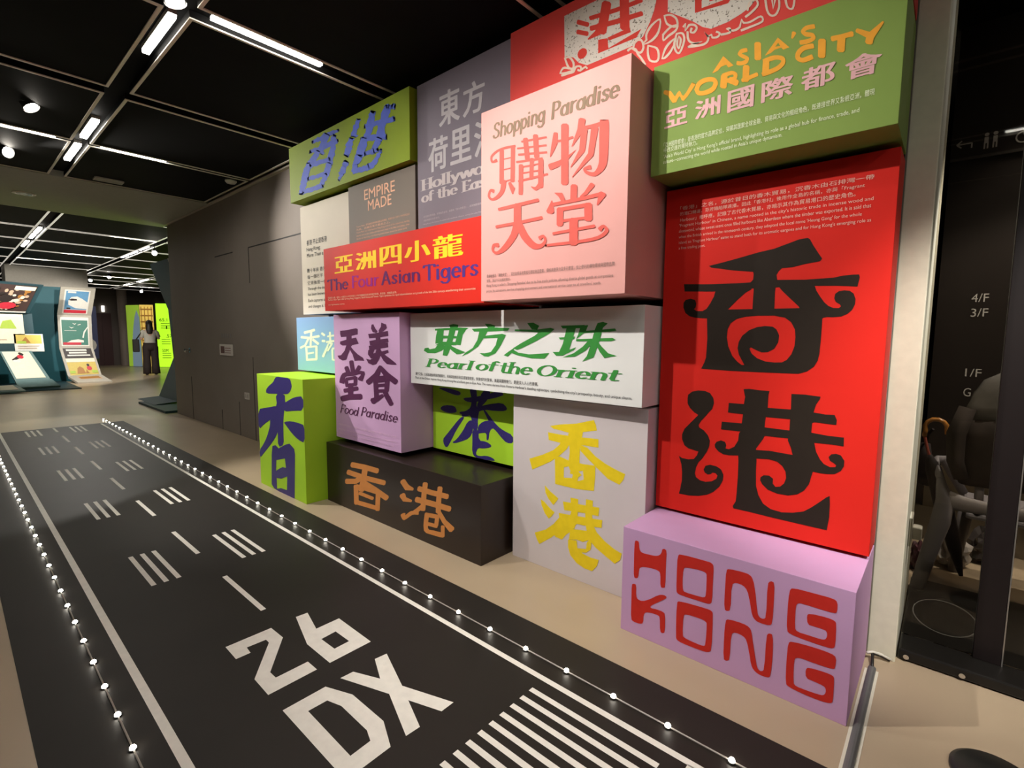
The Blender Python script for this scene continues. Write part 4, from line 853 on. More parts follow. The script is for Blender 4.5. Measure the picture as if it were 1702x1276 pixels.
# ceiling frames round the black tiles
def ceiling_frames(name, xs, ys, z, t, m):
    bm = bmesh.new(); tiles = bmesh.new()
    for (xa, xb) in xs:
        for (ya, yb) in ys:
            box(tiles, xa, xb, ya, yb, z+.006, 2.80)
            box(bm, xa, xb, ya, ya+t, z, z+.006); box(bm, xa, xb, yb-t, yb, z, z+.006)
            box(bm, xa, xa+t, ya+t, yb-t, z, z+.006); box(bm, xb-t, xb, ya+t, yb-t, z, z+.006)
    struct(name, bm, m); struct('ceiling_tiles', tiles, Mceil)
ceiling_frames('trim_2', [(-6.83, -5.555), (-5.50, -4.28), (-4.16, -2.955), (-2.84, -1.62), (-1.5, -.3), (-.18, 1.0)], [(-2.0, -.66), (-.54, .81), (.92, 2.19)], 2.758, .017, mat('bright_trim', (.78, .72, .62), .35, .5))
ceiling_frames('trim_3', [(-10.33, -8.86), (-11.8, -10.4), (-13.3, -11.87), (-14.85, -13.37), (-16.3, -14.93), (-17.8, -16.4), (-19.2, -17.9), (-20.9, -19.3), (-22.6, -21.0)], [(-1.9, -.5), (-.4, 1.04), (1.15, 2.56), (2.67, 4.05), (4.16, 5.6)], 2.755, .022, mat('pale_glow_trim', (.8, .76, .68), .3, .5, emit=(1.0, .92, .80), estr=.45))  # mild glow added so the far trims look brightly lit
bm = bmesh.new(); box(bm, -8.86, -6.83, -5, 2.26, 2.75, 2.81)
struct('ceiling_soffit', bm, Msoff)
bm = bmesh.new(); box(bm, -8.655, -.17, 2.225, 2.26, 2.745, 2.76)
struct('trim_4', bm, Mtrim)
# seams of the flush doors in the brown wall
bm = bmesh.new()
for (xa, xb, za, zb) in ((-6.81, -6.25, 2.118, 2.13), (-5.80, -4.1, 2.122, 2.134), (-5.806, -5.798, 0, .94), (-5.806, -5.798, 1.75, 2.13), (-7.925, -7.915, 0, .6), (-6.815, -6.807, 0, .25), (-6.25, -6.243, 0, .4)):
    box(bm, xa, xb, 2.2575, 2.2601, za, zb)
struct('trim_5', bm, Mdark)
# dark sheet on the wall behind the boxes, darkening the gaps between them
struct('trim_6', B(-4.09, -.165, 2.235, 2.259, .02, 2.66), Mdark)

# ================================================================== DISPLAY BOXES
def paint(name, c, rough=.6): return mat('paint_'+name, c, rough, .14, var=.02, vscale=6, bump=.02, bscale=400)
GR = 'stacked display boxes'
def display_box(key, label, x0, x1, y0, z0, z1, m, y1=2.234):
    t = thing('display_box', label, 'display box', ((x0+x1)/2, (y0+y1)/2, z0))
    body = obj('body', B(x0, x1, y0, y1, z0, z1, .0015), m, t)
    lay_art(key, y0, body)
    return t
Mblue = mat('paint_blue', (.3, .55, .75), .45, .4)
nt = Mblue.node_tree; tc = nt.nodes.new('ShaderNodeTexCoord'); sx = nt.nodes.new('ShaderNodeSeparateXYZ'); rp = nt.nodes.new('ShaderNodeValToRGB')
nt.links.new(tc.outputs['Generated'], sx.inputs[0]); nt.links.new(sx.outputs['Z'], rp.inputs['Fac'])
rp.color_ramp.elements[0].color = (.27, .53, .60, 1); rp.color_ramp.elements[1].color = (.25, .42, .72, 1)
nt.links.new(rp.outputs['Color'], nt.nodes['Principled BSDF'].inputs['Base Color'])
display_box('hk', 'low lilac box with red capital lettering, foremost on the floor at the right end', -.945, -.162, 1.77, 0, .435, paint('lilac', (.56, .33, .56)))
display_box('red', 'tall red panel with two huge black characters with curled strokes', -.945, -.162, 2.06, .449, 1.81, paint('red', (.62, .019, .012)))
display_box('asia', 'green box with orange capital lettering jutting out above the tall red panel', -.945, -.162, 1.905, 1.832, 2.245, paint('leaf_green', (.21, .31, .07)))
display_box('crimson', 'long red panel under the ceiling with cream plates and flower outlines', -1.745, -.162, 1.96, 2.264, 2.688, paint('crimson', (.66, .06, .05)))
display_box('pink', 'pale pink box with coral curled characters, the furthest jutting of the upper boxes', -1.744, -.962, 1.755, 1.366, 2.245, paint('pink', (.66, .325, .30)))
display_box('tigers', 'long red box with yellow characters over violet lettering', -3.32, -1.76, 1.79, 1.362, 1.786, paint('scarlet', (.58, .018, .008)))
display_box('pearl', 'long white box with green characters and green italic lettering', -2.525, -.957, 1.92, .901, 1.331, paint('white', (.74, .74, .73)))
display_box('grey', 'grey box on the floor with two yellow brush characters', -1.732, -.96, 1.99, 0, .887, paint('warm_grey', (.62, .56, .57)))
display_box('brown', 'low dark brown box on the floor with two orange characters', -3.33, -1.763, 1.776, 0, .43, mat('paint_brown', (.022, .0135, .010), .34, .45, var=.02, vscale=6, bump=.02, bscale=400))
display_box('lime', 'lime green box on the floor with one dark blue brush character', -4.112, -3.35, 1.625, 0, .886, paint('lime', (.40, .68, .035)), 2.2)
display_box('leaf', 'lime green panel half hidden behind the brown box with a dark blue character', -2.53, -1.745, 2.10, .458, .887, paint('lime', (.40, .68, .035)))
display_box('food', 'upright mauve box with four dark purple characters resting on the brown box', -3.318, -2.54, 1.85, .461, 1.337, paint('mauve', (.66, .40, .66)))
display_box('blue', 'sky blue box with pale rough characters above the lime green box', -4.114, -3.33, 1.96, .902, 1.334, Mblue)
display_box('white', 'off white text panel with black print at the left end of the stack', -4.11, -3.325, 2.02, 1.362, 2.235, paint('off_white', (.70, .63, .52)))
display_box('empire', 'grey brown panel with thin peach capital lettering', -3.318, -2.55, 1.99, 1.80, 2.242, paint('taupe', (.175, .148, .122)))
display_box('holly', 'grey purple panel with silver characters beside the pink box', -2.525, -1.76, 1.99, 1.80, 2.688, paint('grey_purple', (.19, .165, .20)))
display_box('moss', 'moss green box with blurred blue violet characters at the top left end', -4.112, -2.54, 1.944, 2.256, 2.68, paint('moss', (.21, .29, .012)))

# ================================================================== RUNWAY
Mmat = mat('charcoal_vinyl', (.023, .0195, .0165), .5, .2, var=.10, vscale=2.5, bump=.02, bscale=300)
Mline = mat('white_vinyl', (.88, .85, .78), .6, .2)
rw = thing('runway_mat', 'long charcoal floor mat printed as a runway with white markings', 'floor mat', (-4, .82, 0))
obj('mat', B(-8.42, .9, .095, 1.556, 0, .002), Mmat, rw)
def flat(name, loops, label=None, z=.0026):
    bm = bmesh.new(); fill(bm, loops, lambda x, y: (x, y, z)); bmesh.ops.recalc_face_normals(bm, faces=bm.faces[:])
    for f in bm.faces:
        if f.normal.z < 0: f.normal_flip()
    o = obj(name, bm, Mline, rw)
    if label: o['label'] = label
    return o
def bar(name, x0, x1, yc, wd, label=None): return flat(name, [[(x0, yc-wd/2), (x1, yc-wd/2), (x1, yc+wd/2), (x0, yc+wd/2)]], label)
bar('edge_line', -8.41, -.38, .37, .026); bar('edge_line', -8.37, -.38, 1.313, .022)
for k, xc in enumerate((-3.003, -4.272, -5.535, -6.822, -8.09)):
    hl = .228 if k < 4 else .235
    for yc in (.588, .639, .691, .993, 1.044, 1.095): bar('touchdown_bar', xc-hl, xc+hl, yc, .021)
for xa, xb in ((-3.46, -3.012), (-2.627, -2.171), (-4.307, -3.861), (-5.148, -4.70), (-5.974, -5.536), (-6.842, -6.364), (-7.685, -7.189), (-8.37, -8.02)): bar('centre_dash', xa, xb, .845, .022)
for k in range(14): bar('threshold_bar', -.995, -.535, 1.243-.0493*k, .020)
bar('threshold_line', -.475, -.38, .84, .93)
flat('digit', [[(-2.011, .638), (-2.01, .809), (-1.91, .812), (-1.738, .690), (-1.695, .691), (-1.695, .807), (-1.629, .808), (-1.628, .637), (-1.742, .638), (-1.917, .761), (-1.944, .761), (-1.948, .691), (-1.904, .688), (-1.905, .637)]], 'digit 2')
flat('digit', [[(-2.013, .913), (-2.008, .962), (-1.868, .929), (-1.868, 1.03), (-1.628, 1.029), (-1.628, .857), (-1.797, .855)], [(-1.787, .908), (-1.792, .972), (-1.694, .974), (-1.692, .911)]], 'digit 6')
flat('letter', [[(-1.524, .638), (-1.524, .784), (-1.421, .825), (-1.247, .827), (-1.148, .784), (-1.145, .638)], [(-1.461, .691), (-1.459, .755), (-1.402, .773), (-1.253, .772), (-1.211, .757), (-1.207, .689)]], 'letter D')
flat('letter', [[(-1.525, .840), (-1.522, .888), (-1.419, .931), (-1.525, .979), (-1.519, 1.027), (-1.333, .961), (-1.144, 1.026), (-1.143, .974), (-1.262, .933), (-1.144, .888), (-1.147, .838), (-1.333, .908)]], 'letter X')
Mbulb = mat('led_bulb', (.9, .9, .85), .3, .5, emit=(1.0, .93, .80), estr=40)
Mcord = mat('clear_cord', (.42, .38, .34), .3, .5)
Mcup = mat('black_lamp_cup', (.015, .014, .013), .4, .4)
def light_string(label, y, x_first, n=46, pitch=.1895):
    t = thing('light_string', label, 'string of lights', (x_first, y, .002))
    bm = bmesh.new(); tube(bm, [(x_first+.4, y, .0062), (x_first-n*pitch, y, .0062)], .0028, 6); obj('cord', bm, Mcord, t)
    cup = bulb = None
    for k in range(n):
        X = x_first-k*pitch
        if bulb is None:
            bm = bmesh.new(); lathe(bm, [(.0115, 0), (.0115, .003), (.009, .004)], X, y, 14, .0028); cup = obj('lamp_cup', bm, Mcup, t)
            bm = bmesh.new(); lathe(bm, [(.0085, .004), (.0082, .008), (.0055, .0115), (.0018, .013)], X, y, 12, .0028); bulb = obj('bulb', bm, Mbulb, cup, smooth=True)
        else:
            c = cup.copy(); COL.objects.link(c); c.parent = t; c.location = (-k*pitch, 0, 0)
            b = bulb.copy(); COL.objects.link(b); b.parent = c
    return t
light_string('string of small white lamps along the far left edge of the runway mat', .284, -1.315)
light_string('string of small white lamps along the runway edge beside the boxes', 1.395, -.195)

# ================================================================== CEILING FITTINGS
Mdiff = mat('lamp_diffuser', (.9, .88, .84), .4, .4, emit=(1.0, .95, .87), estr=32)
Mhous = mat('lamp_housing', (.35, .32, .28), .4, .5)
Mdim2 = mat('bright_fill_diffuser', (.9, .88, .84), .4, .4, emit=(1.0, .95, .87), estr=25)
Mdim = mat('dim_fill_diffuser', (.9, .88, .84), .4, .4, emit=(1.0, .95, .87), estr=8)
def strip(label, axis, a0, a1, c, group=None, wd=.042, dm=None):
    t = thing('strip_lamp', label, 'ceiling lamp', ((a0+a1)/2 if axis == 'x' else c, c if axis == 'x' else (a0+a1)/2, 2.81), group)
    def bx(name, h, z0, z1, m):
        if axis == 'x': obj(name, B(a0, a1, c-h, c+h, z0, z1), m, t)
        else: obj(name, B(c-h, c+h, a0, a1, z0, z1), m, t)
    bx('housing', wd/2+.004, 2.785, 2.81, Mhous); bx('diffuser', wd/2, 2.768, 2.785, dm or Mdiff)
strip('nearest strip lamp running lengthwise in the middle ceiling channel', 'x', -3.53, -3.03, .868, wd=.032)
strip('strip lamp lengthwise in the ceiling channel, just before the second crossing', 'x', -5.41, -4.91, .868, wd=.042)
strip('strip lamp lengthwise in the ceiling channel, just past the second crossing', 'x', -6.21, -5.64, .868, wd=.042)
strip('nearest crosswise strip lamp at the top of the picture', 'y', 1.0, 1.58, -2.897, wd=.034)
strip('second crosswise strip lamp, right of the lengthwise channel', 'y', 1.0, 1.47, -5.527, wd=.04)
strip('second crosswise strip lamp, left of the lengthwise channel', 'y', -.1, .715, -5.527, wd=.04)
G2 = 'distant strip lamps of the far hall'
DL = 'thin distant strip lamp in the far hall ceiling'
for ax, a0, a1, c in [('y', 1.95, 2.5, -10.36), ('y', -.2, .6, -10.36), ('y', 1.7, 2.45, -13.34), ('y', 1.16, 1.65, -14.9), ('y', 3.1, 3.9, -17.85), ('y', 3.3, 4.0, -20.9), ('y', 4.3, 5.0, -21.0), ('x', -11.1, -10.5, 1.10), ('x', -11.75, -11.25, 1.10), ('x', -13.0, -12.2, 1.10), ('x', -11.75, -11.2, 2.61), ('x', -12.6, -12.0, 2.61), ('x', -13.2, -12.75, 2.61), ('x', -18.4, -17.95, 4.1), ('x', -19.1, -18.6, 4.1), ('x', -20.8, -20.1, 4.1), ('x', -16.2, -15.4, -.45), ('y', -.3, .9, -17.0)]:
    strip(DL, ax, a0, a1, c, G2)
for ax, a0, a1, c in [('x', -2.2, -1.7, .868), ('x', -.95, -.4, .868), ('y', -.3, .5, -2.897)]: strip('added unseen strip lamp over the runway digits', ax, a0, a1, c, 'added strip lamps over the near end of the runway')  # out-of-view copies added to light the foreground
for ax, a0, a1, c, dm in [('y', -1.2, .6, 1.06, Mdim2), ('y', -1.6, .4, 2.3, Mdim2), ('x', .2, 1.0, -.6, Mdim2), ('x', -1.4, -.5, -.6, Mdim), ('x', -2.7, -1.8, -.6, Mdim), ('y', 1.2, 2.0, 2.3, Mdim2)]: strip('added fill strip lamp behind the viewpoint', ax, a0, a1, c, 'added strip lamps over the near end of the runway', .06, dm)  # unseen strips added as fill for box fronts and right sides
strip('added strip lamp brightening the lobby behind the glass door', 'x', .55, 1.4, 3.35)  # lobby strips are added to light the space behind the glass
strip('added strip lamp brightening the lobby near its back wall', 'x', 0.0, 1.4, 4.2)
Mcan = mat('black_spot_can', (.02, .02, .02), .4, .5)
Mlens = mat('spot_lens', (.9, .9, .9), .2, .5, emit=(1, .92, .8), estr=60)
def spotlight(label, p, aim, group=None):
    p = Vector(p); d = (Vector(aim)-p).normalized()
    t = thing('spotlight', label, 'spotlight', p, group)
    bm = bmesh.new(); tube(bm, [p-d*.11, p-d*.015], .043, 16); tube(bm, [p-d*.02, p-d*.002], [.048, .048], 16, False); can = obj('can', bm, Mcan, t)
    bm = bmesh.new(); tube(bm, [p-d*.014, p-d*.006], .04, 16); obj('lens', bm, Mlens, can)
    bm = bmesh.new(); tube(bm, [p-d*.08, (p.x, p.y, 2.81)], .008, 8); obj('stem', bm, Mcan, t)
for i_, (p_, t_, w_, d_) in enumerate(SPOTS):
    spotlight(['left one of the two bright ceiling spotlights, lower in the photo', 'upper one of the two bright ceiling spotlights at the left', 'black ceiling spotlight over the runway digits', 'black ceiling spotlight facing the pink box', 'black ceiling spotlight facing the tall red panel'][i_], Vector(p_)-(Vector(t_)-Vector(p_)).normalized()*.03, t_)
spotlight('black spotlight head in the ceiling channel at the top edge', (-2.895, .845, 2.765), (-2.6, 1.3, .6))
spotlight('bright distant spotlight beside the end of the brown wall', (-10.85, 2.62, 2.62), (-8.0, 1.8, 1.2))
for p, a, l in [((-20.9, 4.6, 2.6), (-18, 3.2, .8), 'bright distant spotlight above the lime panels'), ((-17.9, 2.8, 2.62), (-16, 1.5, .9), 'distant spotlight right of the grey pier'), ((-17.0, 3.05, 2.66), (-16, 2.5, 1.2), 'tiny distant spotlight next to the grey pier')]: spotlight(l, p, a)
bm = bmesh.new(); lathe(bm, [(.055, 0), (.055, -.012), (.04, -.03), (.012, -.034)], -5.68, 2.07, 20, 2.765)
tag(obj('smoke_detector', bm, mat('pale_plastic', (.7, .66, .6), .4), smooth=True), 'round smoke detector on the black ceiling near the brown wall', 'smoke detector')
t = thing('ceiling_vent', 'small pale slot vent in the black ceiling before the soffit', 'vent', (-6.62, 1.25, 2.764)); obj('frame', B(-6.68, -6.57, 1.12, 1.36, 2.745, 2.764, .003), mat('vent_grey', (.6, .57, .5), .5), t)
bm = bmesh.new()
for k in range(4): box(bm, -6.665+.024*k, -6.655+.024*k, 1.13, 1.35, 2.742, 2.75)
obj('slats', bm, mat('vent_slat', (.45, .43, .38), .5), t)
t = thing('downlight', 'round recessed downlight in the grey soffit', 'ceiling lamp', (-7.95, .72, 2.75)); bm = bmesh.new(); lathe(bm, [(.10, 0), (.10, -.006), (.075, -.008)], -7.95, .72, 24, 2.75); obj('ring', bm, Mtrim, t)
bm = bmesh.new(); lathe(bm, [(.07, -.0085), (.066, -.0095)], -7.95, .72, 24, 2.75); obj('lamp_face', bm, mat('lamp_off', (.12, .12, .11), .2), t)

# ================================================================== ON THE BROWN WALL
t = thing('wall_sign', 'small white notice with a dark red square on the brown wall', 'sign', (-6.56, 2.258, .93)); obj('plate', B(-6.76, -6.36, 2.246, 2.259, .935, 1.07, .002), mat('sign_white', (.75, .7, .64), .5), t)
obj('red_square', B(-6.72, -6.60, 2.2445, 2.2465, .96, 1.045), mat('sign_red', (.10, .015, .012), .4), t); bm = bmesh.new()
for k in range(3): box(bm, -6.58, -6.40, 2.2447, 2.2462, .965+.028*k, .973+.028*k)
obj('text_rows', bm, mat('sign_text', (.25, .1, .09), .5), t)
bm = bmesh.new()
for k in range(5): box(bm, -6.72+.07*k, -6.68+.07*k, 2.2575, 2.2597, 1.15, 1.20)
tag(obj('wall_lettering', bm, mat('grey_vinyl', (.2, .18, .17), .5)), 'row of faint grey letters on the brown wall above the white notice', 'lettering')
t = thing('door_handle', 'round chrome door handle on the flush brown door', 'door handle', (-7.92, 2.26, .965)); Mch = mat('chrome', (.7, .7, .7), .15, .5, 1.0)
bm = bmesh.new(); tube(bm, [(-7.92, 2.26, .965), (-7.92, 2.252, .965)], .035, 20); obj('rose', bm, Mch, t)
bm = bmesh.new(); tube(bm, [(-7.92, 2.252, .965), (-7.92, 2.215, .965)], .012, 12); blob(bm, (-7.92, 2.205, .965), (.028, .02, .028), 14); obj('knob', bm, Mch, t, smooth=True)
t = thing('wall_socket', 'small white double socket low on the brown wall by the lime box', 'socket', (-6.0, 2.26, .455)); obj('plate', B(-6.06, -5.935, 2.25, 2.26, .452, .53, .002), mat('socket_white', (.6, .55, .5), .4), t)
for dx in (-.03, .03): obj('outlet', B(-5.9975+dx-.018, -5.9975+dx+.018, 2.248, 2.2505, .47, .512), mat('socket_grey', (.42, .38, .35), .4), t)

# ================================================================== RIGHT END: POST, CABLES, GLASS DOOR AND CHAIR
Mwht = mat('white_plastic', (.7, .68, .6), .35, .5)
t = thing('switch_box', 'white socket box with a plug on the side of the cream post', 'socket', (-.07, 2.5, .39)); obj('plate', B(-.0745, -.064, 2.46, 2.56, .385, .50, .003), Mwht, t); obj('plug', B(-.064, -.034, 2.48, 2.53, .41, .46, .005), Mwht, t)
t = thing('cable_cover', 'grey rounded cable cover taped to the floor beside the lilac box', 'cable cover', (-.146, 1.6, 0))
bm = bmesh.new()
pr = [(-.0125, 0), (-.011, .006), (-.006, .010), (0, .0115), (.006, .010), (.011, .006), (.0125, 0)]
ra = [bm.verts.new((-.1345+x, 2.16, .001+z)) for x, z in pr]; rb = [bm.verts.new((-.1345+x, .9, .001+z)) for x, z in pr]
for i in range(6): bm.faces.new((ra[i], ra[i+1], rb[i+1], rb[i]))
bm.faces.new(ra[::-1]); bm.faces.new(rb); obj('tube', bm, mat('grey_rubber', (.13, .13, .13), .4), t)
for dx in (-.0165, .0165): obj('tape', B(-.1345+dx-.004, -.1345+dx+.004, .9, 2.15, 0, .001), mat('tape_white', (.75, .72, .6), .4), t)
t = thing('power_cable', 'short black and white power cable at the foot of the cream post', 'cable', (-.13, 2.2, 0))
bm = bmesh.new(); tube(bm, [(-.1345, 2.155, .008), (-.137, 2.19, .016), (-.14, 2.215, .028), (-.12, 2.235, .02), (-.09, 2.245, .008)], .005, 8); obj('black_lead', bm, Mcup, t, smooth=True)
bm = bmesh.new(); tube(bm, [(-.157, 2.205, .03), (-.14, 2.218, .034), (-.115, 2.237, .024), (-.085, 2.246, .012)], .005, 8); obj('white_lead', bm, Mwht, t, smooth=True)
bm = bmesh.new(); lathe(bm, [(.098, 0), (.098, .012), (.085, .02), (.03, .03), (.012, .034)], .175, 1.815, 40, 0)
tag(obj('stand_base', bm, mat('black_cast_iron', (.012, .013, .012), .4, .5), smooth=True), 'round black stand base on the floor at the bottom right corner', 'stand base')
Mblk = mat('black_gloss', (.009, .008, .007), .38, .3, var=.01)
t = thing('floor_plinth', 'low black plinth with a round turntable mark at the foot of the glass door', 'plinth', (.4, 2.7, 0))
obj('slab', B(-.068, 1.2, 2.29, 3.05, .006, .045, .006), Mblk, t)
bm = bmesh.new()
for k in range(48):
    a0 = 2*PI*k/48; a1 = 2*PI*(k+1)/48; q = [(r, a) for r, a in ((.104, a0), (.104, a1), (.1, a1), (.1, a0))]
    bm.faces.new([bm.verts.new((.058+r*math.cos(a), 2.68+1.6*r*math.sin(a), .0456)) for r, a in q])
obj('ring', bm, mat('ring_grey', (.2, .2, .19), .25), t)
for x in (-.045, .11): 
    bm = bmesh.new(); tube(bm, [(x, 2.289, .022), (x, 2.283, .022)], .009, 12); obj('bolt', bm, Mch, t)
obj('foot', B(-.04, 1.15, 2.31, 3.0, 0, .006), Mcup, t)
# the glass door: stile, glass panes, head rail
Mstile = mat('black_frame', (.010, .007, .007), .45, .25)
Mglass = bpy.data.materials.new('tinted_glass'); Mglass.use_nodes = True; nt = Mglass.node_tree; nt.nodes.clear()
go = nt.nodes.new('ShaderNodeOutputMaterial'); mx = nt.nodes.new('ShaderNodeMixShader'); tr = nt.nodes.new('ShaderNodeBsdfTransparent'); gl = nt.nodes.new('ShaderNodeBsdfGlossy'); fr = nt.nodes.new('ShaderNodeFresnel')
tr.inputs[0].default_value = (.72, .69, .64, 1); gl.inputs['Roughness'].default_value = .02; fr.inputs['IOR'].default_value = 1.35
nt.links.new(fr.outputs[0], mx.inputs[0]); nt.links.new(tr.outputs[0], mx.inputs[1]); nt.links.new(gl.outputs[0], mx.inputs[2]); nt.links.new(mx.outputs[0], go.inputs[0])
d = bpy.data.objects.new('door_1', None); COL.objects.link(d); d['kind'] = 'structure'; d.location = (.2, 2.42, .045)
obj('stile', B(.138, .212, 2.40, 2.44, .045, 2.81, .002), Mstile, d)
obj('edge_strip', B(.2125, .216, 2.398, 2.442, .045, 2.81), mat('steel_edge', (.4, .38, .35), .3, .5, .8), d)
obj('glass_pane', B(-.068, .137, 2.417, 2.423, .046, 2.81), Mglass, d); obj('glass_pane', B(.217, 1.2, 2.417, 2.423, .046, 2.81), Mglass, d)
# dark directory wall panel beyond the door
t = thing('directory_board', 'dark wall panel with floor numbers seen through the glass door', 'sign board', (.5, 3.64, .5))
obj('board', B(-.072, 1.4, 3.62, 3.66, .50, 2.81), mat('board_black', (.016, .012, .010), .35, .4), t)
obj('header_band', B(-.072, 1.4, 3.612, 3.6195, 2.135, 2.15), mat('band_grey', (.05, .043, .038), .35), t)
Mtxt = mat('grey_vinyl_text', (.42, .40, .37), .5)
def board_text(s, x0, z0, x1, z1, nm='floor_number'):
    bm = bmesh.new(); TXT.append((bm, s, x0, z0, x1, z1, 0., 0., lambda x, z, e=0: (x, 3.6185, z))); flush_text(); bmesh.ops.recalc_face_normals(bm, faces=bm.faces[:]); obj(nm, bm, Mtxt, t)
board_text('4/F', .065, 1.395, .132, 1.438); board_text('3/F', .068, 1.318, .135, 1.361); board_text('1/F', .068, 1.000, .132, 1.043); board_text('G', .068, .893, .098, .938)
bm = bmesh.new()
def seg(bm, a, b, w):
    a = Vector(a); b = Vector(b); n = Vector((-(b-a).y, (b-a).x)).normalized()*w/2
    bm.faces.new([bm.verts.new((p.x, 3.6183, p.y)) for p in (a+n, a-n, b-n, b+n)])
seg(bm, (-.05, 2.22), (.01, 2.22), .006); seg(bm, (-.05, 2.22), (-.03, 2.238), .006); seg(bm, (-.05, 2.22), (-.03, 2.202), .006); seg(bm, (.01, 2.22), (.01, 2.195), .006); obj('arrow', bm, Mtxt, t)
for xo in (.065, .098):
    bm = bmesh.new(); bm.faces.new([bm.verts.new((xo+.009*math.cos(k*PI/6), 3.6183, 2.248+.009*math.sin(k*PI/6))) for k in range(12)])
    seg(bm, (xo, 2.236), (xo, 2.205), .016); seg(bm, (xo-.006, 2.21), (xo-.006, 2.178), .006); seg(bm, (xo+.006, 2.21), (xo+.006, 2.178), .006); obj('person_symbol', bm, Mtxt, t)
bm = bmesh.new(); pts = arc(.20, 2.205, .026, .026, 60, 330, 12)
for i in range(12): seg(bm, pts[i], pts[i+1], .006)
seg(bm, (.20, 2.245), (.203, 2.215), .008); seg(bm, (.203, 2.215), (.222, 2.212), .007); obj('wheelchair_symbol', bm, Mtxt, t)

# grey plastic chair seen from behind
Mch_ = mat('grey_plastic', (.20, .185, .195), .42, .4)
ch = thing('plastic_chair', 'grey plastic armchair seen from behind through the glass door', 'chair', (.28, 3.1, 0))
def rbar(name, pts, r):
    bm = bmesh.new(); tube(bm, pts, r, 12); return obj(name, bm, Mch_, ch, smooth=True)
obj('seat', B(.10, .48, 2.95, 3.37, .405, .432, .012), Mch_, ch)
bm = bmesh.new(); tube(bm, [(.03, 2.93, .485), (.08, 2.93, .475), (.16, 2.93, .47), (.40, 2.93, .47), (.48, 2.93, .475), (.53, 2.93, .485)], [(.042, .016), (.036, .015), (.030, .014), (.030, .014), (.036, .015), (.042, .016)], 12); obj('rear_rail', bm, Mch_, ch, smooth=True)
for s_ in (-1, 1):
    X = (lambda x: x) if s_ < 0 else (lambda x: .56-x)
    rbar('leg', [(X(.004), 2.93, .575), (X(.012), 2.93, .545), (X(.03), 2.93, .48), (X(.02), 2.925, .38), (X(-.015), 2.92, .20), (X(-.05), 2.915, 0)], [(.012, .01), (.020, .016), (.034, .018), (.036, .02), (.030, .02), (.026, .018)])
    rbar('leg', [(X(.12), 3.33, .41), (X(.09), 3.39, 0)], [(.03, .03), (.022, .022)])
    rbar('armrest', [(X(.012), 2.94, .555), (X(-.01), 3.0, .60), (X(-.015), 3.15, .615), (X(.01), 3.28, .60), (X(.10), 3.33, .43)], [(.022, .012)]*5)
    rbar('back_post', [(X(.14), 2.965, .43), (X(.14), 3.03, .62), (X(.14), 3.035, .86)], .016)
bm = bmesh.new(); box(bm, .12, .44, 3.03, 3.05, .62, .90, .01); obj('backrest', bm, Mch_, ch)
# jacket over the chair back
jk = thing('jacket', 'dark jacket with a grey yoke hung over the chair back', 'jacket', (.28, 3.03, .56))
def jacket(zs, m, name):
    bm = bmesh.new(); rings = []
    for z, xa, xb, ya, yb in zs:
        r = []
        for k in range(28):
            a = 2*PI*k/28; cx_, cy_ = (xa+xb)/2, (ya+yb)/2
            rx, ry = (xb-xa)/2, (yb-ya)/2; wv = 1+.035*math.sin(7*a+z*31)+.02*math.sin(13*a-z*17)
            ex = abs(math.cos(a))**.75*(1 if math.cos(a) > 0 else -1)
            r.append(bm.verts.new((cx_+rx*ex*wv, cy_+ry*math.sin(a)*wv, z+.006*math.sin(3*a))))
        rings.append(r)
    for i in range(len(rings)-1):
        for k in range(28): bm.faces.new((rings[i][k], rings[i][(k+1) % 28], rings[i+1][(k+1) % 28], rings[i+1][k]))
    bm.faces.new(rings[0][::-1]); bm.faces.new(rings[-1]); return obj(name, bm, m, jk, smooth=True)
jacket([(.555, .075, .49, 2.96, 3.015), (.60, .06, .50, 2.945, 3.015), (.68, .055, .505, 2.94, 3.015), (.78, .06, .50, 2.935, 3.015), (.86, .065, .495, 2.94, 3.015)], mat('dark_cloth', (.026, .020, .017), .85, .2, var=.25, vscale=18), 'jacket_body')
jacket([(.855, .064, .496, 2.938, 3.015), (.91, .075, .485, 2.94, 3.016), (.97, .095, .465, 2.945, 3.018), (1.02, .125, .435, 2.95, 3.02), (1.055, .175, .385, 2.965, 3.015)], mat('grey_cloth', (.10, .095, .09), .85, .2, var=.2, vscale=18), 'yoke')
bm = bmesh.new(); tube(bm, [(.075, 2.95, .90), (.045, 2.94, .78), (.05, 2.935, .66), (.075, 2.935, .585)], [.03, .034, .03, .026], 12); obj('sleeve', bm, MATS['dark_cloth'], jk, smooth=True)
# umbrella hooked on the chair
um = thing('umbrella', 'folded dark umbrella with a curved wooden handle hung beside the chair', 'umbrella', (.02, 3.0, .3))
hp = [(-.022, 3.01, .745), (-.020, 3.01, .775)]+[(.017+.04*math.cos(math.radians(a)), 3.01, .79+.04*math.sin(math.radians(a))) for a in (170, 140, 110, 80, 50, 20, -10)]+[(.058, 3.01, .765)]
bm = bmesh.new(); tube(bm, hp, .0095, 10); obj('handle', bm, mat('handle_wood', (.36, .15, .03), .3, .5, var=.2), um, smooth=True)
bm = bmesh.new(); tube(bm, [(-.022, 3.01, .75), (-.005, 3.01, .68), (.02, 3.015, .60)], .006, 8); obj('shaft', bm, mat('umbrella_shaft', (.3, .07, .05), .35), um)
bm = bmesh.new(); tube(bm, [(.0, 3.01, .66), (.02, 3.01, .60), (.07, 3.01, .42), (.12, 3.01, .24), (.15, 3.01, .12)], [.012, .03, .036, .026, .008], 10); obj('canopy', bm, mat('umbrella_cloth', (.018, .012, .012), .7, .3), um, smooth=True)
for o in um.children: o.data.transform(Matrix.Translation((-.042, 0, 0)))
bg = thing('cloth_bag', 'black cloth bag hanging at the left of the chair', 'bag', (-.05, 3.08, .5))
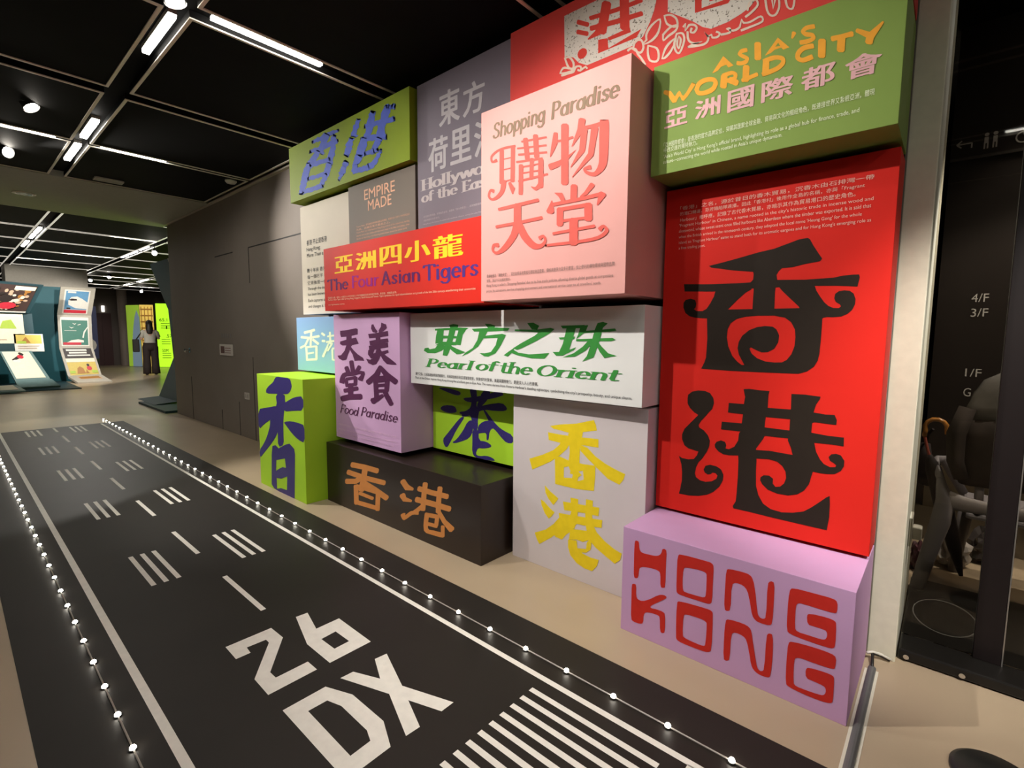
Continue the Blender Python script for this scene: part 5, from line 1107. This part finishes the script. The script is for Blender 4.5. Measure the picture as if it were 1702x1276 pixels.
bm = bmesh.new(); tube(bm, [(-.06, 3.085, .70), (-.06, 3.085, .64), (-.05, 3.085, .58), (-.045, 3.085, .53), (-.05, 3.085, .50)], [(.02, .02), (.03, .03), (.045, .03), (.05, .03), (.03, .02)], 12); obj('bag_body', bm, mat('bag_black', (.015, .010, .010), .8, .2), bg, smooth=True)
bm = bmesh.new(); tube(bm, [(-.06, 3.085, .69), (-.05, 3.05, .75), (-.035, 3.03, .78)], .006, 6); obj('strap', bm, MATS['bag_black'], bg)
def crumple(name, label, c, r, m, seed):
    rnd = random.Random(seed); bm = bmesh.new(); bmesh.ops.create_icosphere(bm, subdivisions=3, radius=1)
    for v in bm.verts:
        k = 1+rnd.uniform(-.22, .22); v.co = Vector((v.co.x*r[0]*k, v.co.y*r[1]*k, max(-r[2]*.9, v.co.z*r[2]*k)))+Vector(c)
    mz = min(v.co.z for v in bm.verts)
    for v in bm.verts: v.co.z -= mz-.001
    return tag(obj(name, bm, m), label, 'bag')
crumple('plastic_bag', 'crumpled clear plastic bag under the grey chair', (.075, 3.47, .08), (.08, .07, .085), mat('clear_film', (.45, .41, .38), .15, .6), 3)
crumple('plastic_bag', 'dark crumpled bag behind the clear plastic bag under the chair', (.22, 3.62, .08), (.07, .06, .10), mat('dark_film', (.05, .042, .04), .25, .6), 5)
crumple('plastic_bag', 'small purple red bag at the left foot of the chair', (-.055, 3.28, .08), (.03, .05, .08), mat('plum_film', (.09, .035, .045), .4, .5), 9)

# ================================================================== FAR HALL
Mteal = mat('teal_paint', (.005, .075, .095), .55, .3, var=.06, vscale=3)
Mtealdk = mat('dark_teal_paint', (.016, .045, .055), .55, .3)
Mpier = mat('grey_pier', (.36, .33, .28), .6, .3)
struct('wall_pier', B(-17.6, -16.65, 1.07, 2.55, 0, 2.81), Mpier)
bm = bmesh.new(); n = 14; f0 = []; f1 = []
for i in range(n+1):
    y = -1.6+(2.12+1.6)*i/n; x = -16.30+.45*math.sin(PI*i/n)*0-.0
    f0.append((x+.35*((i/n)-.5)**2, y))
for i in range(n):
    (xa, ya), (xb, yb) = f0[i], f0[i+1]
    v = [bm.verts.new(c) for c in ((xa, ya, 0), (xb, yb, 0), (xb, yb, 2.28), (xa, ya, 2.28), (xa-.12, ya, 0), (xb-.12, yb, 0), (xb-.12, yb, 2.28), (xa-.12, ya, 2.28))]
    for q in ((0, 1, 2, 3), (5, 4, 7, 6), (3, 2, 6, 7)): bm.faces.new([v[k] for k in q])
    if i == n-1: bm.faces.new([v[k] for k in (1, 5, 6, 2)])
tag(obj('exhibit_backdrop', bm, Mteal, smooth=False), 'curved teal backdrop wall behind the poster stands', 'exhibit wall')
Mboard = mat('pale_board', (.40, .37, .31), .5, .3)
def panel(name, P4, th, m, parent, n=None):
    """flat board: four 3D corners (TL, TR, BR, BL) with thickness behind"""
    P4 = [Vector(p) for p in P4]; nn = (P4[1]-P4[0]).cross(P4[3]-P4[0]).normalized()
    if nn.x < 0: nn = -nn
    bm = bmesh.new(); a = [bm.verts.new(p) for p in P4]; b = [bm.verts.new(p-nn*th) for p in P4]
    bm.faces.new(a); bm.faces.new(b[::-1])
    for i in range(4): bm.faces.new((a[i], b[i], b[(i+1) % 4], a[(i+1) % 4]))
    bmesh.ops.recalc_face_normals(bm, faces=bm.faces[:])
    return obj(name, bm, m, parent)
def onp(P4, u, v, off=.004):
    P4 = [Vector(p) for p in P4]; nn = (P4[1]-P4[0]).cross(P4[3]-P4[0]).normalized()
    if nn.x < 0: nn = -nn
    top = P4[0].lerp(P4[1], u); bot = P4[3].lerp(P4[2], u); return top.lerp(bot, v)+nn*off
def shape(bm, P4, pts, off): 
    f = bm.faces.new([bm.verts.new(onp(P4, u, v, off)) for u, v in pts]); return f
def poster(parent, P4, rect, base, shapes, name='poster', label=None):
    """a printed sheet on a board; all of its picture is one mesh with several inks"""
    u0, v0, u1, v1 = rect; bm = bmesh.new(); ms = [base]
    f = shape(bm, P4, [(u0, v0), (u1, v0), (u1, v1), (u0, v1)], .006)
    for i, (m, pts) in enumerate(shapes):
        if m not in ms: ms.append(m)
        f = shape(bm, P4, [(u0+(u1-u0)*a, v0+(v1-v0)*b) for a, b in pts], (.008+.0012*min(i, 8)+.0002*i)); f.material_index = ms.index(m)
    bmesh.ops.recalc_face_normals(bm, faces=bm.faces[:])
    for f in bm.faces:
        if f.normal.x < 0: f.normal_flip()
    o = obj(name, bm, ms, parent)
    if label: o['label'] = label
    return o
def el(cx, cz, rx, rz, n=14, a0=0, a1=360): return [(cx+rx*math.cos(math.radians(a0+(a1-a0)*k/n)), cz+rz*math.sin(math.radians(a0+(a1-a0)*k/n))) for k in range(n if a1-a0 == 360 else n+1)]
def R(x0, y0, x1, y1): return [(x0, y0), (x1, y0), (x1, y1), (x0, y1)]
K = lambda n, c: mat('print_far_'+n, c, .5, .3)
kw, ks, kb, kr, kg, kd, ky, ko, kt, kl = K('white', (.68, .66, .6)), K('sky', (.12, .28, .45)), K('cream', (.7, .66, .52)), K('red', (.5, .03, .05)), K('teal_green', (.05, .17, .13)), K('dark', (.03, .022, .02)), K('wheat', (.55, .42, .10)), K('ochre', (.35, .16, .04)), K('tan', (.5, .36, .25)), K('lime', (.35, .48, .06))
# folded poster stand: four boards in one strip
st_ = thing('poster_stand', 'tall folded pale stand carrying three travel posters in a column', 'poster stand', (-16.0, 2.3, 0))
q1 = [(-15.62, 1.905, 2.25), (-15.62, 2.535, 2.25), (-15.95, 2.465, 1.605), (-15.95, 1.84, 1.61)]
q2 = [(-15.95, 1.84, 1.61), (-15.95, 2.465, 1.605), (-15.90, 2.44, .825), (-15.90, 1.825, .83)]
q3 = [(-15.90, 1.825, .83), (-15.90, 2.44, .825), (-15.70, 2.54, .17), (-15.70, 1.915, .16)]
q4 = [(-15.70, 1.915, .16), (-15.70, 2.54, .17), (-15.25, 2.66, .03), (-15.35, 2.04, .03)]
for q in (q1, q2, q3, q4): panel('board', q, .05, Mboard, st_)
poster(st_, q1, (.12, .08, .86, .94), kw, [(ks, R(.06, .05, .94, .82)), (kd, [(.2, .38), (.45, .34), (.5, .42), (.2, .46)]), (kw, [(.18, .45), (.28, .3), (.5, .26), (.72, .36), (.94, .5), (.94, .78), (.5, .76), (.2, .62)]), (kd, [(.18, .42), (.3, .36), (.5, .37), (.52, .43), (.3, .45)]), (kd, R(.15, .74, .3, .8)), (kr, R(.06, .83, .94, .96)), (kw, R(.12, .06, .44, .13))], label='travel poster with a white airliner nose')
poster(st_, q2, (.07, .06, .9, .95), kw, [(kg, R(.04, .1, .96, .96)), (kr, R(.06, .87, .7, .95)), (kw, [(.2, .87), (.35, .8), (.6, .76), (.8, .8), (.8, .87)]), (kw, [(.28, .32), (.38, .36), (.48, .33), (.38, .39)]), (kw, [(.4, .2), (.5, .23), (.56, .2), (.5, .26)]), (kw, [(.6, .26), (.7, .23), (.72, .25), (.6, .28)]), (kw, R(.12, .46, .55, .475)), (kw, [(.75, .7), (.8, .5), (.95, .32), (.96, .35), (.84, .54), (.8, .72)])], label='green travel poster with white birds')
poster(st_, q3, (.08, .02, .93, .98), ky, [(kd, R(0, 0, 1, .38)), (kw, R(.1, .04, .82, .1)), (kw, R(.18, .14, .8, .2)), (kw, R(.1, .24, .9, .29)), (kb, R(0, .38, 1, .52)), (ko, [(.25, .95), (.3, .75), (.4, .68), (.5, .75), (.55, .95)]), (kr, el(.72, .76, .09, .08)), (kd, el(.7, .64, .05, .05)), (kl, R(.02, .84, .2, .93)), (ko, [(.55, .95), (.6, .8), (.68, .95)]), (kl, R(.78, .85, .98, .94))], label='harvest poster with dark heading')
poster(st_, q4, (.2, .15, .86, .6), kt, [(ko, R(.05, .2, .95, .8))], label='brown print on the foot')
# left poster stand
sl = thing('poster_stand', 'wide poster stand at the left edge with a crowd photo on top', 'poster stand', (-15.0, .8, 0))
c1 = [(-14.45, .45, 2.22), (-14.45, 1.49, 2.18), (-14.7, 1.26, 1.60), (-14.7, .25, 1.60)]
c2 = [(-14.75, .25, 1.60), (-14.75, 1.30, 1.59), (-14.75, 1.32, .80), (-14.75, .25, .80)]
c3 = [(-14.72, .76, .80), (-14.72, 1.24, .80), (-14.2, 1.45, .22), (-14.2, .92, .22)]
c4 = [(-14.2, .92, .22), (-14.2, 1.47, .22), (-14.02, 1.58, .085), (-14.02, .95, .085)]
panel('board', c1, .05, Mtealdk, sl); panel('board', c2, .05, Mtealdk, sl); panel('board', c3, .05, mat('grey_teal', (.12, .2, .2), .5), sl); panel('board', c4, .05, mat('grey_teal', (.12, .2, .2), .5), sl)
rnd = random.Random(4); sh = []
for k in range(70):
    m = rnd.choice([kt, kd, kd, kd, kt, kt, ko, kb]); sh.append((m, el(rnd.uniform(.12, .9), rnd.uniform(.15, .85), rnd.uniform(.025, .06), rnd.uniform(.03, .07), 8)))
sh += [(kb, R(.62, .02, .98, .16)), (kr, el(.62, .75, .16, .13, 10)), (kd, el(.55, .5, .12, .14, 10)), (kw, R(0, .95, 1, 1))]
poster(sl, c1, (.10, .06, .93, .98), K('crowd_base', (.06, .035, .03)), sh, label='photograph of a seated crowd')
poster(sl, c2, (0, .02, .86, .80), kb, [(kw, R(.0, .0, .98, .1)), (kl, [(.6, .5), (.66, .25), (.8, .2), (.88, .5)]), (kd, el(.36, .25, .05, .06)), (kw, el(.36, .38, .08, .1)), (kd, [(.38, .46), (.42, .46), (.44, .68), (.42, .68)]), (kt, R(.05, .62, .6, .64)), (kt, R(.05, .86, .7, .88))], label='cream poster with a green hill and a figure')
poster(sl, c2, (.70, .55, 1.12, 1.02), kw, [(ky, R(.06, .05, .94, .55)), (ko, [(.2, .5), (.4, .15), (.55, .5)]), (kl, R(.1, .4, .4, .54)), (kt, R(.1, .66, .85, .7)), (kt, R(.1, .78, .75, .82))], name='print_card', label='white card with an ochre picture')
poster(sl, c3, (.06, .03, .9, .95), kb, [(kd, [(.2, .3), (.5, .15), (.7, .06), (.74, .12), (.5, .26), (.24, .36)]), (kr, el(.56, .2, .12, .07, 10)), (kd, el(.62, .08, .07, .05, 10)), (kw, el(.34, .36, .14, .05, 10))], label='cream sheet with a leaning figure')
tag(obj('exhibit_platform', B(-16.2, -13.9, -1.6, 1.9, 0, .018), Mtealdk), 'low dark teal platform under the poster stands', 'platform')
t = thing('poster_leaf', 'flat low pale board with a print lying at the left edge', 'poster stand', (-13.75, .6, .06))
l4 = [(-14.1, .15, .12), (-14.1, .93, .14), (-13.6, 1.02, .055), (-13.6, .15, .05)]
panel('board', l4, .03, mat('grey_teal', (.12, .2, .2), .5), t); poster(t, l4, (.02, .05, .92, .8), kb, [(kt, R(.1, .2, .6, .5)), (ko, R(.2, .3, .5, .6))])
# folded teal stand seen edge-on at the end of the brown wall
tf = thing('folded_stand', 'dark teal folded stand leaning out beyond the end of the brown wall', 'poster stand', (-10.2, 2.7, 0))
prof = [(2.50, 2.40), (2.74, 1.62), (2.78, .75), (2.52, .06), (2.2, .04)]
for i in range(4):
    (ya, za), (yb, zb) = prof[i], prof[i+1]; bm = bmesh.new(); x0, x1 = -10.7, -9.6
    v = [bm.verts.new(c) for c in ((x0, ya, za), (x1, ya, za), (x1, yb, zb), (x0, yb, zb), (x0, ya+.05, za+.01), (x1, ya+.05, za+.01), (x1, yb+.05, zb+.01), (x0, yb+.05, zb+.01))]
    for q in ((0, 1, 2, 3), (7, 6, 5, 4), (0, 4, 5, 1), (3, 2, 6, 7), (1, 5, 6, 2), (0, 3, 7, 4)): bm.faces.new([v[k] for k in q])
    bmesh.ops.recalc_face_normals(bm, faces=bm.faces[:]); obj('board', bm, Mtealdk, tf)
bm = bmesh.new(); tube(bm, [(-9.585, 2.50, 2.40), (-9.585, 2.74, 1.62)], .018, 6); obj('edge_trim', bm, Mtrim, tf)
obj('base_slab', B(-10.3, -8.75, 2.13, 3.0, 0, .035), Mtealdk, tf)
# lit lime panels at the far end
def lit(name, c, s): return mat('lit_'+name, c, .5, .2, emit=c, estr=s)
Llime, Llime2, Lyel, Lblu, Ltimb = lit('lime', (.38, .75, .02), 1.15), lit('lime_dim', (.30, .48, .04), .55), lit('yellow', (.62, .42, .09), .8), lit('blue', (.16, .22, .28), .6), lit('timber', (.30, .15, .03), .5)
def lit_panel(label, xa, ya, xb, yb, z1, base, shapes, digits=()):
    t = thing('lightbox', label, 'light panel', ((xa+xb)/2, (ya+yb)/2, 0))
    q = [(xa, ya, z1), (xb, yb, z1), (xb, yb, .0), (xa, ya, .0)]
    panel('casing', q, .04, Mdarkwall, t); poster(t, q, (.01, .0, .99, .995), base, shapes, name='lit_face')
    for s, u, v, h in digits:
        bm = bmesh.new(); wd = h*.62*len(s)
        def put(x, z, e=0, q=q): return onp(q, x, z, .03)
        TXT.append((bm, s, u, v, u+wd, v-h*.5, .012, 0., put)); flush_text(); obj('digits', bm, Mdark, t)
    return t
lit_panel('rightmost bright lime light panel with dark statistics next to the brown wall', -20.9, 4.97, -20.2, 5.75, 2.22, Llime, [(Mdark, R(.14, .31+.035*k, .42, .318+.035*k)) for k in range(3)]+[(Mdark, R(.14, .56+.035*k, .42, .568+.035*k)) for k in range(3)]+[(Mdark, R(.14, .78+.035*k, .42, .788+.035*k)) for k in range(3)]+[(Mdark, R(.3, .35, .34, .40))], [('65.1', .12, .28, .10), ('.57', .3, .53, .10), ('50M', .16, .76, .10)])
lit_panel('yellow lit panel with a timber building, behind the woman', -21.3, 4.60, -20.98, 4.93, 2.17, Lyel, [(Ltimb, R(.05, .06+.1*k, .95, .085+.1*k)) for k in range(6)]+[(Ltimb, R(.1+.25*k, .03, .16+.25*k, .62)) for k in range(4)])
lit_panel('dim lime light panel with a blue peak, left of the woman', -22.1, 4.38, -21.45, 4.63, 2.17, Llime2, [(Lblu, [(.3, 1), (.35, .6), (.5, .35), (.62, .2), (.8, .08), (.98, .2), (1, 1)])])
struct('wall_recess', B(-23.6, -23.3, 3.4, 9, 0, 2.81), mat('recess_wall', (.14, .115, .10), .6, .3))
bm = bmesh.new(); tube(bm, [(-22.9, 4.44, 0), (-22.9, 4.44, 2.81)], .15, 24); struct('column_round', bm, mat('brown_column', (.34, .28, .24), .5, .3))
t = thing('far_door', 'dark maroon doors in the far wall left of the brown column', 'door', (-23.25, 3.9, 0)); obj('door_leaf', B(-23.29, -23.24, 3.62, 3.88, 0, 1.9), mat('maroon', (.07, .026, .026), .5), t); obj('door_leaf', B(-23.29, -23.24, 3.885, 4.15, 0, 1.9), MATS['maroon'], t)
tag(obj('exit_light', B(-23.31, -23.25, 3.90, 3.98, 1.95, 2.17), lit('white', (.9, .88, .8), 2.5)), 'small glowing white sign above the far maroon doors', 'sign')
t = thing('photo_wall', 'dark blue and white photo panel right of the folded poster stand', 'photo panel', (-19.5, 2.95, 0)); q = [(-19.5, 2.75, 2.2), (-19.5, 3.13, 2.2), (-19.5, 3.13, 0), (-19.5, 2.75, 0)]
panel('casing', q, .1, Mdarkwall, t); poster(t, q, (0, .1, 1, .95), K('navy', (.06, .07, .16)), [(kw, el(.5, .62, .4, .1, 11)), (kw, el(.45, .75, .3, .07, 9)), (K('leaf_dark', (.03, .05, .03)), R(0, .84, 1, 1)), (ks, el(.4, .3, .3, .12, 9))], name='print')
# hidden-side lime display that tints the soffit near the end of the brown wall
t = thing('lightbox', 'lime light panel standing behind the brown wall', 'light panel', (-9.2, 3.6, 0)); obj('casing', B(-10.0, -8.9, 3.6, 3.7, 0, 2.3), Mdarkwall, t); obj('lit_face', B(-9.98, -8.92, 3.585, 3.6, .12, 2.28), lit('lime_strong', (.38, .75, .02), 2.2), t)

# ------------------------------------------------------------------ the woman
def skin_body(name, verts, edges, radii, m, parent, levels=2, root=0):
    me = bpy.data.meshes.new('body_cage'); me.from_pydata(verts, edges, []); o = bpy.data.objects.new('body_cage', me); COL.objects.link(o)
    md = o.modifiers.new('skin', 'SKIN'); md.use_smooth_shade = True
    for i, r in enumerate(radii): me.skin_vertices[0].data[i].radius = (r if isinstance(r, tuple) else (r, r))
    me.skin_vertices[0].data[root].use_root = True
    s = o.modifiers.new('sub', 'SUBSURF'); s.levels = levels; s.render_levels = levels
    bpy.context.view_layer.update(); dg = bpy.context.evaluated_depsgraph_get()
    nm = bpy.data.meshes.new_from_object(o.evaluated_get(dg)); nm.name = name
    bpy.data.objects.remove(o); bpy.data.meshes.remove(me)
    for p in nm.polygons: p.use_smooth = True
    r = bpy.data.objects.new(name, nm); COL.objects.link(r); nm.materials.clear(); nm.materials.append(m); r.parent = parent
    return r
PX, PY = -17.22, 3.92
wm = thing('person', 'person with long dark hair, pale top and dark trousers facing the lime panels', 'person', (PX, PY, 0))
wm.rotation_euler = (0, 0, math.radians(-8))
Mskin = mat('skin', (.45, .27, .2), .5, .3); Mhair = mat('dark_hair', (.018, .012, .010), .45, .4, var=.3, vscale=40); Mtop = mat('pale_top', (.42, .40, .34), .8, .2); Mtrs = mat('dark_trousers', (.028, .020, .018), .8, .2)
# local frame: she faces -x, her right is +y
V = []; E_ = []; RD = []
def add(p, r, par=None):
    V.append(p); RD.append(r); i = len(V)-1
    if par is not None: E_.append((par, i))
    return i
pel = add((0, 0, .82), (.13, .10)); wai = add((0, 0, .98), (.105, .08), pel); che = add((0, 0, 1.14), (.125, .09), wai); shb = add((.01, 0, 1.26), (.10, .065), che); nk = add((.01, 0, 1.33), .042, shb); hd = add((0, 0, 1.40), (.068, .075), nk); hd2 = add((0, 0, 1.48), (.075, .085), hd); hd3 = add((.005, 0, 1.545), (.05, .055), hd2)
nose = add((-.095, 0, 1.44), .012, hd2)
for s in (-1, 1):
    hp_ = add((0, .085*s, .76), .085, pel); kn = add((-.01, .095*s, .43), .055, hp_); an = add((.02, .10*s, .08), .038, kn); ft = add((-.11, .11*s, .035), (.03, .035), an)
    sh_ = add((.01, .145*s, 1.24), .045, shb)
    if s > 0:
        el_ = add((-.03, .215, 1.03), .036, sh_); wr = add((-.20, .215, 1.10), .025, el_); pm = add((-.26, .20, 1.13), (.032, .018), wr)
        dirs = [(-.05, -.03, .05), (-.06, -.01, .055), (-.06, .01, .05), (-.05, .025, .04)]; th = (-.005, -.045, .045)
    else:
        el_ = add((.02, -.205, 1.01), .036, sh_); wr = add((-.13, -.20, 1.08), .025, el_); pm = add((-.19, -.17, 1.10), (.032, .018), wr)
        dirs = [(-.05, .03, .03), (-.055, .015, .03), (-.055, 0, .025), (-.045, -.015, .02)]; th = (-.02, .045, .035)
    P0 = V[pm]
    for k, dv in enumerate(dirs):
        a = add((P0[0]+dv[0]*.6, P0[1]+dv[1]*.9, P0[2]+dv[2]*.6), .009, pm); add((P0[0]+dv[0]*1.15, P0[1]+dv[1]*1.2, P0[2]+dv[2]*1.2), .0075, a)
    a = add((P0[0]+th[0], P0[1]+th[1]*.7, P0[2]+th[2]*.6), .010, pm); add((P0[0]+th[0]*1.6, P0[1]+th[1]*1.1, P0[2]+th[2]*1.3), .008, a)
body = skin_body('body', V, E_, RD, Mskin, wm)
def wpart(name, bm, m, smooth=True):
    me = bpy.data.meshes.new(name)
    for f in bm.faces: f.smooth = smooth
    bm.normal_update(); bm.to_mesh(me); bm.free(); return link(name, me, m, wm)
bm = bmesh.new(); tube(bm, [(0, 0, .80), (0, 0, .90), (0, 0, .98), (0, 0, 1.10), (0, 0, 1.20), (.01, 0, 1.27), (.01, 0, 1.315)], [(.115, .165), (.105, .145), (.10, .132), (.108, .150), (.104, .168), (.08, .145), (.05, .06)], 20); wpart('top', bm, Mtop)
for s, e in ((1, (-.02, .207, 1.08)), (-1, (.018, -.198, 1.07))):
    bm = bmesh.new(); tube(bm, [(.01, .12*s, 1.255), (.005, .168*s, 1.20), e], [.058, .058, .054], 14); wpart('sleeve', bm, Mtop)
bm = bmesh.new(); tube(bm, [(0, 0, .70), (0, 0, .80), (0, 0, .92)], [(.11, .15), (.13, .175), (.118, .16)], 18); wpart('trouser_seat', bm, Mtrs)
for s in (-1, 1):
    bm = bmesh.new(); tube(bm, [(0, .05*s, .90), (0, .085*s, .78), (-.005, .095*s, .5), (.0, .10*s, .25), (.005, .105*s, .035)], [(.12, .10), (.11, .105), (.088, .09), (.092, .095), (.10, .10)], 16); wpart('trouser_leg', bm, Mtrs)
    bm = bmesh.new(); blob(bm, (-.05, .105*s, .03), (.125, .045, .03), 12); wpart('shoe', bm, Mdark)
bm = bmesh.new(); blob(bm, (.018, 0, 1.48), (.082, .078, .088), 16); tube(bm, [(.045, 0, 1.52), (.065, 0, 1.42), (.075, 0, 1.30), (.085, 0, 1.19), (.085, 0, 1.14)], [(.055, .068), (.05, .076), (.04, .082), (.032, .07), (.012, .04)], 16); wpart('hair', bm, Mhair)
for s in (-1, 1):
    bm = bmesh.new(); blob(bm, (-.072, .03*s, 1.465), (.012, .013, .008), 8); wpart('eye', bm, Mdark)
    bm = bmesh.new(); blob(bm, (0, .078*s, 1.455), (.018, .008, .028), 8); wpart('ear', bm, Mskin)
bm = bmesh.new(); blob(bm, (-.078, 0, 1.40), (.008, .022, .007), 8); wpart('mouth', bm, mat('lips', (.3, .09, .08), .5))
def world_of(p): return wm.matrix_basis @ Vector(p)
def held(name, bm, m, label, cat):
    bm.transform(wm.matrix_basis); return tag(obj(name, bm, m), label, cat)
sb = thing('shoulder_bag', "black shoulder bag hanging at the woman's left side", 'bag', world_of((.03, -.24, .7))); 
bm = bmesh.new(); box(bm, -.10, .10, -.40, -.25, .66, 1.02, .02); bm.transform(wm.matrix_basis); obj('bag_body', bm, Mdark, sb)
bm = bmesh.new(); tube(bm, [(-.06, -.32, 1.0), (-.03, -.21, 1.18), (.0, -.165, 1.30), (.05, -.21, 1.18), (.07, -.32, 1.0)], [(.012, .018)]*5, 8); bm.transform(wm.matrix_basis); obj('strap', bm, Mdark, sb)
held('mobile_phone', B(-.335, -.325, .12, .195, 1.13, 1.28, .004), Mcup, 'dark phone held up by the woman', 'phone')
